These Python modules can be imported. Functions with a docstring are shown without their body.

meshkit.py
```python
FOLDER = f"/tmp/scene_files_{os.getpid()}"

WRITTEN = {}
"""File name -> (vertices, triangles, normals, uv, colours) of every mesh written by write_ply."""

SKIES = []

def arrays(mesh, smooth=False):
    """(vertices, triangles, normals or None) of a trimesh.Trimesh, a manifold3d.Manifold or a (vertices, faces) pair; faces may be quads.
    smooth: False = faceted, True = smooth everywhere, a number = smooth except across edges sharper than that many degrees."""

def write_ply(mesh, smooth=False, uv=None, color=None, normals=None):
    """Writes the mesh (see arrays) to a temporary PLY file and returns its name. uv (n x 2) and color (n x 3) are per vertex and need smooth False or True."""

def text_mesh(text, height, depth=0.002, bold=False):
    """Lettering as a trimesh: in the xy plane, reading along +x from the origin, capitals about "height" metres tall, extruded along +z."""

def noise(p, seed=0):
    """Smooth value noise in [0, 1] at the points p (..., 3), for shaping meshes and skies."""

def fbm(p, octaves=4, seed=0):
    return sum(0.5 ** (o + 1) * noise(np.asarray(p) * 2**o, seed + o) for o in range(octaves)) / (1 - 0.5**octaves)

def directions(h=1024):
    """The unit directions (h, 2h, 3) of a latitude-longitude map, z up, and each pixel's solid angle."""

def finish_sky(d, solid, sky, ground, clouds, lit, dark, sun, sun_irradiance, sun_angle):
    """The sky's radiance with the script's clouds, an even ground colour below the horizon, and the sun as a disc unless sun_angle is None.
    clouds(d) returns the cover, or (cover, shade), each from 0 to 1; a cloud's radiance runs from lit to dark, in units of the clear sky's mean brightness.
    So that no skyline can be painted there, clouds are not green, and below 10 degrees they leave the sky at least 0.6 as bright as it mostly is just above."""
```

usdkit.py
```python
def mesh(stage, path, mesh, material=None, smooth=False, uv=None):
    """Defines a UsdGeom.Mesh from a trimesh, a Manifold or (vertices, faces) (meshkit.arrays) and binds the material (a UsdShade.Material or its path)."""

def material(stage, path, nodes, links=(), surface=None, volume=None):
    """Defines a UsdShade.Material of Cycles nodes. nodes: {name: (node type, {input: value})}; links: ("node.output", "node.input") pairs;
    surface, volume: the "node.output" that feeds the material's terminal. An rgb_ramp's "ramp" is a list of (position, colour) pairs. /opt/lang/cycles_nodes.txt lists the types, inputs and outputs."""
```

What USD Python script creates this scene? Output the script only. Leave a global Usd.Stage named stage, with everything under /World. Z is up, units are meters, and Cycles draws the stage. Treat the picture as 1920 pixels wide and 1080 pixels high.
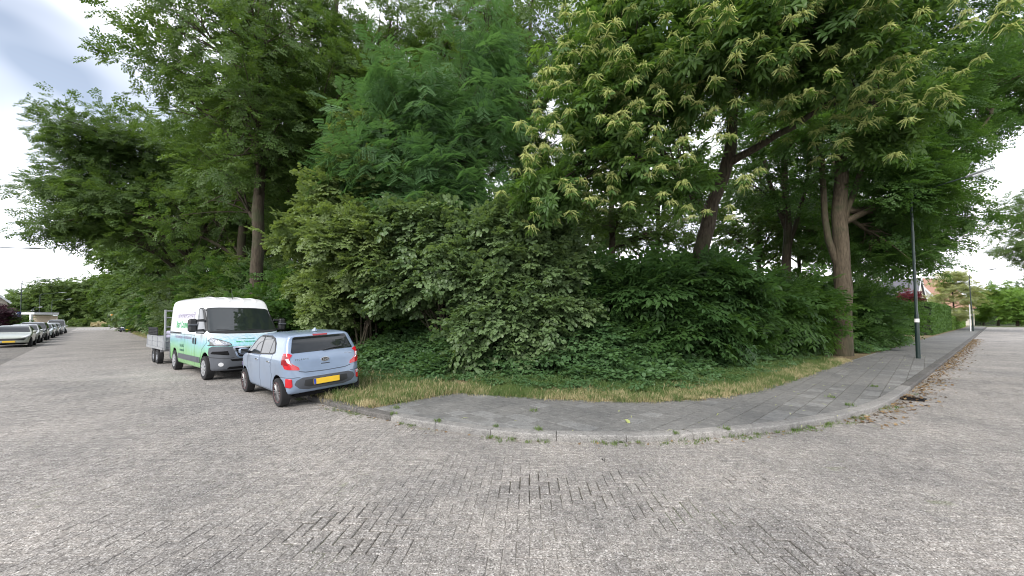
import math, random
import numpy as np, trimesh, manifold3d as m3
import shapely, shapely.geometry as sg, shapely.ops as so
from pxr import Usd, UsdGeom, UsdLux, UsdShade, Sdf, Gf, Vt
import usdkit, meshkit

# ------------------------------------------------------------------ camera, sky, sun, exposure
EXPOSURE = 1.2
SKY_STRENGTH = 0.095
SUN_INTENSITY, SUN_ANGLE = 0.40, 30.0
SUN_DIR = np.array([-0.30, -0.80, 0.72]); SUN_DIR = SUN_DIR / np.linalg.norm(SUN_DIR)   # towards the sun

stage = Usd.Stage.CreateInMemory()
UsdGeom.SetStageUpAxis(stage, 'Z'); UsdGeom.SetStageMetersPerUnit(stage, 1.0)
UsdGeom.Xform.Define(stage, '/World'); UsdGeom.Scope.Define(stage, '/World/Looks')
FPX, CX, CY, EYE = 715.0, 960.0, 572.3, 1.75          # in pixels of a 1920 x 1080 picture
_p, _r = math.radians(2.1), math.radians(0.2)
FW = np.array([0, math.cos(_p), math.sin(_p)]); _R0 = np.array([1.0, 0, 0]); _U0 = np.cross(_R0, FW)
RT = _R0 * math.cos(_r) - _U0 * math.sin(_r); UP = _R0 * math.sin(_r) + _U0 * math.cos(_r)
EYEP = np.array([0, 0, EYE])
cam = UsdGeom.Camera.Define(stage, '/World/camera')
cam.AddTransformOp().Set(Gf.Matrix4d(*RT, 0, *UP, 0, *(-FW), 0, *EYEP, 1))
cam.CreateHorizontalApertureAttr(36.0); cam.CreateVerticalApertureAttr(20.25)
cam.CreateFocalLengthAttr(36.0 * FPX / 1920); cam.CreateVerticalApertureOffsetAttr((CY - 540.0) * 36 / 1920)
cam.CreateFStopAttr(0.0); cam.CreateClippingRangeAttr(Gf.Vec2f(0.05, 5000)); cam.CreateExposureAttr(EXPOSURE)
elev, rot = math.asin(SUN_DIR[2]), math.atan2(SUN_DIR[0], SUN_DIR[1])
skymat = usdkit.material(stage, '/World/Looks/sky', {
    's': ('sky_texture', {'sky_type': 'single_scattering', 'sun_disc': False, 'sun_elevation': elev, 'sun_rotation': rot, 'air_density': 1.0, 'aerosol_density': 2.0}),
    'tc': ('texture_coordinate', {}),
    'mp': ('mapping', {'scale': (1.0, 1.0, 2.2), 'location': (2.7, 7.3, 0.4)}),
    'n': ('noise_texture', {'scale': 1.15, 'detail': 4.0, 'roughness': 0.5, 'distortion': 0.3}),
    'r': ('rgb_ramp', {'ramp': [(0.38, (0.0, 0.0, 0.0)), (0.60, (1, 1, 1))]}),
    'n2': ('noise_texture', {'scale': 3.1, 'detail': 4.0}),
    'cl': ('rgb_ramp', {'ramp': [(0.3, (8.5, 8.8, 9.6)), (0.7, (11.5, 11.5, 11.8))]}),
    'sep': ('separate_xyz', {}),
    'hz': ('map_range', {'from_min': 0.10, 'from_max': 0.34, 'to_min': 1.0, 'to_max': 0.0, 'clamp': True}),
    'mx': ('math', {'math_type': 'maximum'}),
    'hv': ('hsv', {'saturation': 0.62, 'value': 1.15}),
    'm': ('mix', {'mix_type': 'mix'}),
    'b': ('background_shader', {'strength': SKY_STRENGTH})},
    [('tc.generated', 'mp.vector'), ('mp.vector', 'n.vector'), ('mp.vector', 'n2.vector'), ('n.fac', 'r.fac'), ('n2.fac', 'cl.fac'),
     ('tc.generated', 'sep.vector'), ('sep.z', 'hz.value'), ('hz.result', 'mx.value1'), ('r.color', 'mx.value2'),
     ('mx.value', 'm.fac'), ('s.color', 'hv.color'), ('hv.color', 'm.color1'), ('cl.color', 'm.color2'), ('m.color', 'b.color')], surface='b.background')
dome = UsdLux.DomeLight.Define(stage, '/World/sky')
UsdShade.MaterialBindingAPI.Apply(dome.GetPrim()).Bind(skymat)
dome.GetPrim().SetCustomDataByKey('kind', 'structure'); dome.GetPrim().SetCustomDataByKey('label', 'bright overcast sky with a blue grey patch')
sun = UsdLux.DistantLight.Define(stage, '/World/sun')
sun.CreateIntensityAttr(SUN_INTENSITY); sun.CreateAngleAttr(SUN_ANGLE); sun.CreateNormalizeAttr(True); sun.CreateColorAttr(Gf.Vec3f(1.0, 0.96, 0.9))
_z = SUN_DIR; _x = np.cross([0, 0, 1.0], _z); _x /= np.linalg.norm(_x); _y = np.cross(_z, _x)
sun.AddTransformOp().Set(Gf.Matrix4d(*_x, 0, *_y, 0, *_z, 0, 0, 0, 50, 1))

# ------------------------------------------------------------------ helpers
def ray(px, py):
    d = FW * FPX + RT * (px - CX) + UP * (CY - py); return d / np.linalg.norm(d)
def G(px, py, z=0.0):                       # ground point (height z) seen at a pixel of the photograph
    d = ray(px, py); return EYEP + d * ((z - EYE) / d[2])
def D(px, py, Y):                           # point at depth Y seen at a pixel
    d = ray(px, py); return EYEP + d * (Y / d[1])
def nrm(v):
    v = np.asarray(v, float); return v / (np.linalg.norm(v, axis=-1, keepdims=True) + 1e-12)

NAMES = {}
def numbered(parent, name):
    key = f'{parent}/{name}'; k = NAMES.get(key, 0); NAMES[key] = k + 1
    return key if k == 0 else f'{key}_{k:03d}'
def pth(parent):
    return '/World' if parent is None else str(parent.GetPath()) if hasattr(parent, 'GetPath') else str(parent)
def tag(prim, label=None, cat=None, group=None, kind=None):
    prim = prim.GetPrim() if hasattr(prim, 'GetPrim') else prim
    for k, v in (('label', label), ('category', cat), ('group', group), ('kind', kind)):
        if v: prim.SetCustomDataByKey(k, v)
    return prim
def thing(name, label, cat, loc=(0, 0, 0), rotz=0.0, group=None, kind=None):
    x = UsdGeom.Xform.Define(stage, numbered('/World', name))
    x.AddTranslateOp().Set(Gf.Vec3d(*map(float, loc))); x.AddRotateZOp().Set(math.degrees(rotz))
    return tag(x, label, cat, group, kind)
def obj(name, mesh, mat, parent=None, smooth=False, **k):
    m = usdkit.mesh(stage, numbered(pth(parent), name), mesh, mat, smooth)
    return tag(m, **k)
def instancer(name, parent, protos, mat, pos, mats, scl, idx, **k):
    """protos: list of (V, F); mats: (n,3,3) columns = local axes."""
    path = numbered(pth(parent), name)
    pi = UsdGeom.PointInstancer.Define(stage, path)
    t = []
    for i, pr in enumerate(protos):
        usdkit.mesh(stage, f'{path}/spray_{i + 1:03d}', pr, mat, False); t.append(Sdf.Path(f'{path}/spray_{i + 1:03d}'))
    pi.CreatePrototypesRel().SetTargets(t)
    pi.CreatePositionsAttr(Vt.Vec3fArray.FromNumpy(np.asarray(pos, np.float32)))
    q = quat(np.asarray(mats))
    pi.CreateOrientationsAttr(Vt.QuathArray([Gf.Quath(float(a), float(b), float(c), float(d)) for a, b, c, d in q]))
    scl = np.asarray(scl, np.float32); scl = np.repeat(scl[:, None], 3, 1) if scl.ndim == 1 else scl
    pi.CreateScalesAttr(Vt.Vec3fArray.FromNumpy(scl)); pi.CreateProtoIndicesAttr(Vt.IntArray.FromNumpy(np.asarray(idx, np.int32)))
    return tag(pi, **k)
def quat(M):
    m00, m11, m22 = M[:, 0, 0], M[:, 1, 1], M[:, 2, 2]
    q = np.stack([1 + m00 + m11 + m22, 1 + m00 - m11 - m22, 1 - m00 + m11 - m22, 1 - m00 - m11 + m22], 1)
    q = np.sqrt(np.maximum(q, 1e-9)) / 2; b = q.argmax(1); out = np.zeros_like(q)
    A, B, C_ = M[:, 2, 1] - M[:, 1, 2], M[:, 0, 2] - M[:, 2, 0], M[:, 1, 0] - M[:, 0, 1]
    E, Fq, H = M[:, 1, 0] + M[:, 0, 1], M[:, 0, 2] + M[:, 2, 0], M[:, 2, 1] + M[:, 1, 2]
    for k, cols in enumerate(([None, A, B, C_], [A, None, E, Fq], [B, E, None, H], [C_, Fq, H, None])):
        s = b == k
        for j in range(4): out[s, j] = q[s, k] if cols[j] is None else cols[j][s] / (4 * q[s, k])
    return out / np.linalg.norm(out, axis=1, keepdims=True)
def frames(xdir, updir):
    x = nrm(xdir); y = nrm(np.cross(updir, x)); z = np.cross(x, y); return np.stack([x, y, z], 2)

class MB:
    """collects triangles"""
    def __init__(s): s.v, s.f, s.n = [], [], 0
    def add(s, v, f=None):
        if f is None:
            if isinstance(v, trimesh.Trimesh): v, f = v.vertices, v.faces
            elif hasattr(v, 'to_mesh'):
                m = v.to_mesh(); v, f = m.vert_properties[:, :3], m.tri_verts
            else: v, f = v
        v = np.asarray(v, float); f = np.asarray(f, int)
        if len(v) == 0: return s
        if f.shape[1] == 4: f = np.vstack([f[:, [0, 1, 2]], f[:, [0, 2, 3]]])
        s.v.append(v); s.f.append(f + s.n); s.n += len(v); return s
    def out(s): return np.vstack(s.v), np.vstack(s.f)
    def box(s, c, size, rz=0, b=0.0): return s.add(box(c, size, rz, b))
    def tube(s, p, r, sides=6): return s.add(*tube(p, r, sides))
def box(c, size, rz=0.0, b=0.0):
    sx, sy, sz = np.asarray(size, float) / 2
    if b > 0:
        b = min(b, 0.49 * 2 * min(sx, sy, sz))
        pts = [(i * (sx - b * (k != 0)), j * (sy - b * (k != 1)), l * (sz - b * (k != 2))) for i in (-1, 1) for j in (-1, 1) for l in (-1, 1) for k in range(3)]
        m = trimesh.convex.convex_hull(np.array(pts)); v, f = np.array(m.vertices), np.array(m.faces)
    else:
        v = np.array([(i * sx, j * sy, l * sz) for i in (-1, 1) for j in (-1, 1) for l in (-1, 1)])
        f = np.array([[0, 1, 3], [0, 3, 2], [4, 6, 7], [4, 7, 5], [0, 4, 5], [0, 5, 1], [2, 3, 7], [2, 7, 6], [0, 2, 6], [0, 6, 4], [1, 5, 7], [1, 7, 3]])
    cz, sn = math.cos(rz), math.sin(rz)
    v = np.stack([v[:, 0] * cz - v[:, 1] * sn, v[:, 0] * sn + v[:, 1] * cz, v[:, 2]], 1) + np.asarray(c, float)
    return v, f
def tube(p, r, sides=6, caps=True):
    p = np.asarray(p, float); r = np.broadcast_to(r, (len(p),)); t = nrm(np.gradient(p, axis=0))
    ref = np.array([0.31, 0.17, 1.0]) if abs(t[:, 2]).mean() < 0.85 else np.array([1.0, 0.13, 0.1])
    a = nrm(np.cross(t, ref)); b = np.cross(t, a); ang = np.arange(sides) * 2 * np.pi / sides
    v = (p[:, None] + r[:, None, None] * (np.cos(ang)[None, :, None] * a[:, None] + np.sin(ang)[None, :, None] * b[:, None])).reshape(-1, 3)
    i, j = np.meshgrid(np.arange(len(p) - 1), np.arange(sides), indexing='ij'); k = (j + 1) % sides
    q = np.stack([i * sides + j, i * sides + k, (i + 1) * sides + k, (i + 1) * sides + j], -1).reshape(-1, 4)
    f = np.vstack([q[:, [0, 1, 2]], q[:, [0, 2, 3]]])
    if caps:
        n = len(v); v = np.vstack([v, p[:1], p[-1:]]); L = (len(p) - 1) * sides
        jj = np.arange(sides); kk = (jj + 1) % sides
        f = np.vstack([f, np.stack([kk, jj, np.full(sides, n)], 1), np.stack([L + jj, L + kk, np.full(sides, n + 1)], 1)])
    return v, f
def bez(p0, p1, p2, n):
    t = np.linspace(0, 1, n)[:, None]; return (1 - t) ** 2 * p0 + 2 * t * (1 - t) * p1 + t * t * p2
def sheet(poly, z):
    """flat triangulated sheet of a shapely polygon (or several)"""
    mb = MB()
    for g in getattr(poly, 'geoms', [poly]):
        if g.area < 1e-6: continue
        v, f = trimesh.creation.triangulate_polygon(g, engine='earcut'); v = np.asarray(v); f = np.asarray(f)
        a, b, c = v[f[:, 0]], v[f[:, 1]], v[f[:, 2]]
        flip = ((b - a)[:, 0] * (c - a)[:, 1] - (b - a)[:, 1] * (c - a)[:, 0]) < 0; f[flip] = f[flip][:, ::-1]
        mb.add(np.column_stack([v, np.full(len(v), z)]), f)
    return mb.out()
def prism(poly, h, z=0.0):
    m = trimesh.creation.extrude_polygon(poly, h, engine='earcut'); m.apply_translation((0, 0, z)); return np.array(m.vertices), np.array(m.faces)

# ------------------------------------------------------------------ materials
def mat(name, nodes, links, surface='p.BSDF'): return usdkit.material(stage, '/World/Looks/' + name, nodes, links, surface=surface)
def plain(name, col, rough=0.5, metallic=0.0, coat=0.0, spec=0.5, var=0.12, scale=6.0, **kw):
    """one colour with slight grime; the noise runs on world position"""
    c = np.asarray(col, float)
    return mat(name, {'g': ('texture_coordinate', {}), 'n': ('noise_texture', {'scale': scale, 'detail': 4.0}),
        'r': ('rgb_ramp', {'ramp': [(0.3, tuple(c * (1 - var))), (0.7, tuple(np.minimum(c * (1 + var), 1)))]}),
        'p': ('principled_bsdf', {'roughness': rough, 'metallic': metallic, 'coat_weight': coat, 'specular_ior_level': spec, **kw})},
        [('g.object', 'n.vector'), ('n.fac', 'r.fac'), ('r.color', 'p.base_color')])
def leafmat(name, lo, hi, trans=0.28, rough=0.42, yellow=(1.35, 1.35, 0.6), spec=0.24):
    lo, hi = np.array(lo), np.array(hi)
    return mat(name, {'o': ('object_info', {}), 'g': ('geometry', {}),
        'r1': ('rgb_ramp', {'ramp': [(0.0, tuple(lo)), (0.85, tuple(hi)), (1.0, tuple(hi * np.array([1.35, 1.2, 0.8])))]}),
        'ad': ('mix_float', {'fac': 0.45}),
        'tr': ('mix', {'mix_type': 'multiply', 'fac': 1.0, 'color2': tuple(np.array(yellow) * 1.25)}),
        'p': ('principled_bsdf', {'roughness': rough, 'specular_ior_level': spec}), 't': ('translucent_bsdf', {}), 'x': ('mix_closure', {'fac': trans})},
        [('o.random', 'ad.a'), ('g.random_per_island', 'ad.b'), ('ad.result', 'r1.fac'), ('r1.color', 'p.base_color'), ('r1.color', 'tr.color1'), ('tr.color', 't.color'),
         ('p.BSDF', 'x.closure1'), ('t.BSDF', 'x.closure2')], surface='x.closure')
LEAF = {
    'oak': leafmat('oak_leaf', (0.052, 0.096, 0.026), (0.108, 0.168, 0.048), trans=0.36),
    'beech': leafmat('beech_leaf', (0.040, 0.088, 0.022), (0.080, 0.150, 0.038), trans=0.40),
    'robinia': leafmat('robinia_leaf', (0.062, 0.128, 0.050), (0.115, 0.205, 0.082), trans=0.36, yellow=(1.15, 1.25, 0.7)),
    'chestnut': leafmat('chestnut_leaf', (0.056, 0.112, 0.030), (0.112, 0.186, 0.050), rough=0.4, trans=0.42),
    'sapling': leafmat('chestnut_sapling_leaf', (0.032, 0.072, 0.022), (0.064, 0.124, 0.036), rough=0.42, trans=0.34),
    'hazel': leafmat('hazel_leaf', (0.088, 0.140, 0.058), (0.168, 0.235, 0.108), rough=0.42, trans=0.30, spec=0.38),
    'maple': leafmat('maple_leaf', (0.104, 0.154, 0.050), (0.196, 0.250, 0.096), rough=0.45, trans=0.34, spec=0.34),
    'under': leafmat('bramble_leaf', (0.052, 0.108, 0.042), (0.108, 0.190, 0.076), trans=0.30, spec=0.38),
    'fresh': leafmat('fresh_leaf', (0.095, 0.175, 0.034), (0.170, 0.280, 0.060), trans=0.35),
    'far': leafmat('far_leaf', (0.068, 0.112, 0.032), (0.130, 0.190, 0.054)),
    'red': leafmat('red_leaf', (0.070, 0.014, 0.018), (0.150, 0.030, 0.034), yellow=(1.3, 0.7, 0.7)),
    'purple': leafmat('purple_leaf', (0.022, 0.008, 0.014), (0.048, 0.016, 0.026), yellow=(1.3, 0.7, 0.8)),
    'cream': leafmat('cream_leaf', (0.270, 0.310, 0.130), (0.440, 0.450, 0.230)),
    'hedge': leafmat('hedge_leaf', (0.048, 0.100, 0.025), (0.095, 0.175, 0.040)),
    'catkin': leafmat('catkin', (0.40, 0.45, 0.17), (0.64, 0.66, 0.32), trans=0.45, yellow=(1.0, 1.0, 0.7), rough=0.7),
    'straw': leafmat('dry_grass_blade', (0.32, 0.272, 0.145), (0.54, 0.47, 0.285), trans=0.25, yellow=(1.0, 1.0, 0.8), rough=0.6),
    'grass': leafmat('green_grass_blade', (0.066, 0.115, 0.032), (0.170, 0.215, 0.080), rough=0.5),
    'litter': leafmat('fallen_leaf', (0.10, 0.060, 0.032), (0.34, 0.25, 0.13), trans=0.1, yellow=(1, 1, 1), rough=0.7),
}
def barkmat(name, lo, hi, green=(0.05, 0.065, 0.03)):
    return mat(name, {'g': ('geometry', {}), 'mp': ('mapping', {'scale': (9.0, 9.0, 1.6)}), 'n': ('noise_texture', {'scale': 2.2, 'detail': 6.0, 'roughness': 0.65}),
        'r': ('rgb_ramp', {'ramp': [(0.32, lo), (0.68, hi)]}), 'n2': ('noise_texture', {'scale': 1.3, 'detail': 3.0}), 'r2': ('rgb_ramp', {'ramp': [(0.5, (0, 0, 0)), (0.7, (0.6, 0.6, 0.6))]}),
        'mx': ('mix', {'color2': green}), 'b': ('bump', {'strength': 0.9, 'distance': 0.03}), 'p': ('principled_bsdf', {'roughness': 0.85, 'specular_ior_level': 0.2})},
        [('g.position', 'mp.vector'), ('mp.vector', 'n.vector'), ('g.position', 'n2.vector'), ('n.fac', 'r.fac'), ('n2.fac', 'r2.fac'), ('r2.color', 'mx.fac'), ('r.color', 'mx.color1'),
         ('mx.color', 'p.base_color'), ('n.fac', 'b.height'), ('b.normal', 'p.normal')])
BARK = barkmat('bark', (0.032, 0.026, 0.019), (0.095, 0.077, 0.056))
BARK_SMOOTH = barkmat('smooth_bark', (0.050, 0.040, 0.028), (0.125, 0.100, 0.070), green=(0.050, 0.062, 0.030))

# ------------------------------------------------------------------ setting: road, kerb, pavement, verge
A_, N_ = np.array([-0.740, 0.672]), np.array([0.672, 0.740])     # along the left street / towards the wood
B_, M_ = np.array([0.787, 0.617]), np.array([-0.617, 0.787])     # along the right street / towards the wood
def L(t, n, z=0.0): return np.array([*(A_ * t + N_ * n), z])
def Rr(s, m, z=0.0): return np.array([*(B_ * s + M_ * m), z])
from scipy.interpolate import splprep, splev
kp = [L(150, 3.9), L(90, 3.8), L(60, 3.75), L(40, 3.7), L(28, 3.6), L(18, 3.5), L(13, 3.4)] + [np.array(p) for p in
     ((-3.94, 8.03), (-2.66, 7.03), (-1.79, 6.42), (-0.91, 5.95), (0.0, 5.65), (0.95, 5.52), (1.91, 5.52), (3.21, 5.70), (4.32, 6.03), (5.51, 6.56), (7.15, 7.45))] + \
     [Rr(12.5, 1.36), Rr(16, 1.33), Rr(22, 1.33), Rr(32, 1.33), Rr(50, 1.33), Rr(80, 1.33), Rr(112, 1.33)]
kp = np.array([p[:2] for p in kp]); u = np.concatenate([[0], np.cumsum(np.linalg.norm(np.diff(kp, axis=0), axis=1))])
tck, _ = splprep(kp.T, u=u, s=0.02, k=3)
U = np.arange(0, u[-1], 0.12); KERB = np.array(splev(U, tck)).T
kt = nrm(np.gradient(KERB, axis=0)); KIN = np.stack([-kt[:, 1], kt[:, 0]], 1)       # left of the path = towards the wood
far = [(95, 260), (-190, 260)]
KW = 0.19
WOOD = sg.Polygon(list(map(tuple, KERB + KIN * KW)) + far).buffer(0)
i0 = int(np.argmin(np.linalg.norm(KERB - (-2.72, 7.07), axis=1)))
inner = [(-1.38, 8.62), (0.44, 8.10), (1.6, 7.75), (2.5, 7.62), (3.5, 7.75), (4.78, 8.25), (7.1, 9.95), (10.9, 12.95)] + [tuple(Rr(s, m)[:2]) for s, m in ((24, 3.6), (34, 3.7), (60, 3.6), (112, 3.6))]
iu = np.array(inner); d_ = np.concatenate([[0], np.cumsum(np.linalg.norm(np.diff(iu, axis=0), axis=1))]); tk2, _ = splprep(iu.T, u=d_, s=0.03, k=3)
INNER = np.array(splev(np.arange(0, d_[-1], 0.25), tk2)).T
PAVE = sg.Polygon(list(map(tuple, (KERB + KIN * (KW + 0.004))[i0:])) + list(map(tuple, INNER[::-1]))).buffer(0)
ROADL = sg.LineString([tuple(L(160, -2.4)[:2]), tuple(L(-14, -2.4)[:2])])
ROAD = sg.Polygon(list(map(tuple, KERB)) + [tuple(Rr(112, -5.0)[:2]), tuple(Rr(16, -5.0)[:2]), (14, -8), (4, -16), tuple(L(-14, -2.4)[:2]), tuple(L(150, -2.4)[:2])]).buffer(0)
BAY = sg.Polygon([tuple(L(t, n)[:2]) for t, n in ((150, -2.4), (-14, -2.4), (-14, -4.6), (150, -4.6))])

def paver_mat(name, mid, lo, hi, white, scale=62.0, island=0.12, moss=0.0):
    mid = np.array(mid)
    return mat(name, {'g': ('geometry', {}), 'v': ('voronoi_texture', {'scale': scale, 'randomness': 1.0}), 'bw': ('separate_color', {}),
        'r': ('rgb_ramp', {'ramp': [(0.0, lo), (0.16, tuple(mid * 0.55)), (0.3, tuple(mid * 0.9)), (0.62, tuple(mid * 1.08)), (0.8, hi), (1.0, white)]}),
        'n': ('noise_texture', {'scale': 0.55, 'detail': 6.0, 'roughness': 0.62}), 'r2': ('rgb_ramp', {'ramp': [(0.28, (0.66, 0.665, 0.68)), (0.5, (0.96, 0.95, 0.94)), (0.72, (1.22, 1.19, 1.16))]}),
        'n3': ('noise_texture', {'scale': 9.0, 'detail': 5.0, 'roughness': 0.7}), 'r3': ('rgb_ramp', {'ramp': [(0.3, (0.72, 0.72, 0.72)), (0.7, (1.18, 1.18, 1.18))]}),
        'i': ('map_range', {'from_min': 0.0, 'from_max': 1.0, 'to_min': 1 - island, 'to_max': 1 + island}),
        'm1': ('mix', {'mix_type': 'multiply', 'fac': 1.0}), 'm2': ('mix', {'mix_type': 'multiply', 'fac': 1.0}), 'm3': ('mix', {'mix_type': 'multiply', 'fac': 1.0}),
        'ms': ('noise_texture', {'scale': 0.9, 'detail': 5.0}), 'mr': ('rgb_ramp', {'ramp': [(0.56, (0, 0, 0)), (0.72, (moss, moss, moss))]}), 'm4': ('mix', {'color2': (0.10, 0.13, 0.045)}),
        'b': ('bump', {'strength': 0.4, 'distance': 0.005}), 'p': ('principled_bsdf', {'roughness': 0.8, 'specular_ior_level': 0.3})},
        [('g.position', 'v.vector'), ('v.color', 'bw.color'), ('bw.r', 'r.fac'), ('g.position', 'n.vector'), ('n.fac', 'r2.fac'), ('g.position', 'n3.vector'), ('n3.fac', 'r3.fac'),
         ('g.random_per_island', 'i.value'), ('r.color', 'm1.color1'), ('r2.color', 'm1.color2'), ('m1.color', 'm2.color1'), ('i.result', 'm2.color2'), ('m2.color', 'm3.color1'), ('r3.color', 'm3.color2'),
         ('g.position', 'ms.vector'), ('ms.fac', 'mr.fac'), ('mr.color', 'm4.fac'), ('m3.color', 'm4.color1'),
         ('m4.color', 'p.base_color'), ('bw.r', 'b.height'), ('b.normal', 'p.normal')])
M_BRICK = paver_mat('paving_brick', (0.278, 0.261, 0.242), (0.135, 0.125, 0.115), (0.355, 0.337, 0.315), (0.58, 0.565, 0.54), scale=105.0, island=0.13)
M_BRICK2 = paver_mat('paving_brick_darker', (0.252, 0.237, 0.222), (0.12, 0.112, 0.104), (0.325, 0.309, 0.290), (0.54, 0.525, 0.505), scale=105.0, island=0.13)
M_ROADFAR = paver_mat('road_paving', (0.256, 0.241, 0.225), (0.14, 0.130, 0.120), (0.335, 0.319, 0.300), (0.50, 0.485, 0.465), scale=48.0, island=0.0)
M_BAY = paver_mat('parking_bay_paving', (0.150, 0.141, 0.128), (0.06, 0.055, 0.05), (0.22, 0.21, 0.195), (0.33, 0.32, 0.30), scale=40.0, island=0.0)
M_JOINT = paver_mat('joint_sand', (0.245, 0.230, 0.208), (0.10, 0.093, 0.083), (0.33, 0.315, 0.285), (0.50, 0.485, 0.455), scale=90.0, island=0.0, moss=0.45)
M_JOINT2 = paver_mat('washed_out_joint', (0.085, 0.077, 0.064), (0.035, 0.03, 0.026), (0.12, 0.11, 0.09), (0.19, 0.18, 0.15), scale=60.0, island=0.0, moss=0.9)
M_TILE = paver_mat('pavement_tile', (0.188, 0.188, 0.181), (0.125, 0.125, 0.122), (0.215, 0.215, 0.209), (0.29, 0.29, 0.283), scale=150.0, island=0.15)
M_TILE2 = paver_mat('pavement_tile_lighter', (0.228, 0.231, 0.226), (0.155, 0.155, 0.155), (0.26, 0.263, 0.258), (0.35, 0.35, 0.34), scale=150.0, island=0.12)
M_KERB = paver_mat('kerb_concrete', (0.265, 0.260, 0.248), (0.17, 0.165, 0.155), (0.315, 0.308, 0.295), (0.40, 0.39, 0.375), scale=110.0, island=0.12)
M_KERB2 = paver_mat('old_kerb_concrete', (0.120, 0.115, 0.108), (0.07, 0.065, 0.06), (0.15, 0.145, 0.138), (0.21, 0.205, 0.195), scale=120.0, island=0.12)
M_SOIL = paver_mat('verge_soil', (0.155, 0.115, 0.062), (0.06, 0.045, 0.028), (0.24, 0.19, 0.10), (0.36, 0.29, 0.17), scale=40.0, island=0.0, moss=0.6)
M_WOODFLOOR = paver_mat('woodland_floor', (0.045, 0.040, 0.022), (0.02, 0.016, 0.010), (0.07, 0.06, 0.032), (0.11, 0.09, 0.05), scale=20.0, island=0.0, moss=0.6)
M_FIELD = paver_mat('garden_ground', (0.075, 0.10, 0.040), (0.04, 0.05, 0.02), (0.10, 0.12, 0.05), (0.14, 0.15, 0.07), scale=6.0, island=0.0)
M_PAVEFAR = paver_mat('far_pavement', (0.21, 0.21, 0.20), (0.13, 0.13, 0.12), (0.26, 0.26, 0.25), (0.36, 0.36, 0.34), scale=9.0, island=0.0)

obj('ground', sheet(sg.Polygon([(-500, -60), (500, -60), (500, 700), (-500, 700)]), -0.05), M_FIELD, kind='structure', label='ground of the gardens behind both streets')
road = thing('road', 'grey brick paved road filling the foreground and running off left and right', 'road', kind='structure')
NEARZ = sg.Polygon([(-4.2, 1.2), (5.6, 1.2), (17.0, 11.2), (-17.0, 11.2)])
BR = ROAD.intersection(NEARZ).buffer(0)
obj('road_surface', sheet(ROAD.difference(BR.buffer(-0.03)), -0.004), M_ROADFAR, road)
obj('parking_bay', sheet(BAY, -0.002), M_BAY, kind='structure', label='darker paved parking strip along the left side of the street')
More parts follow.
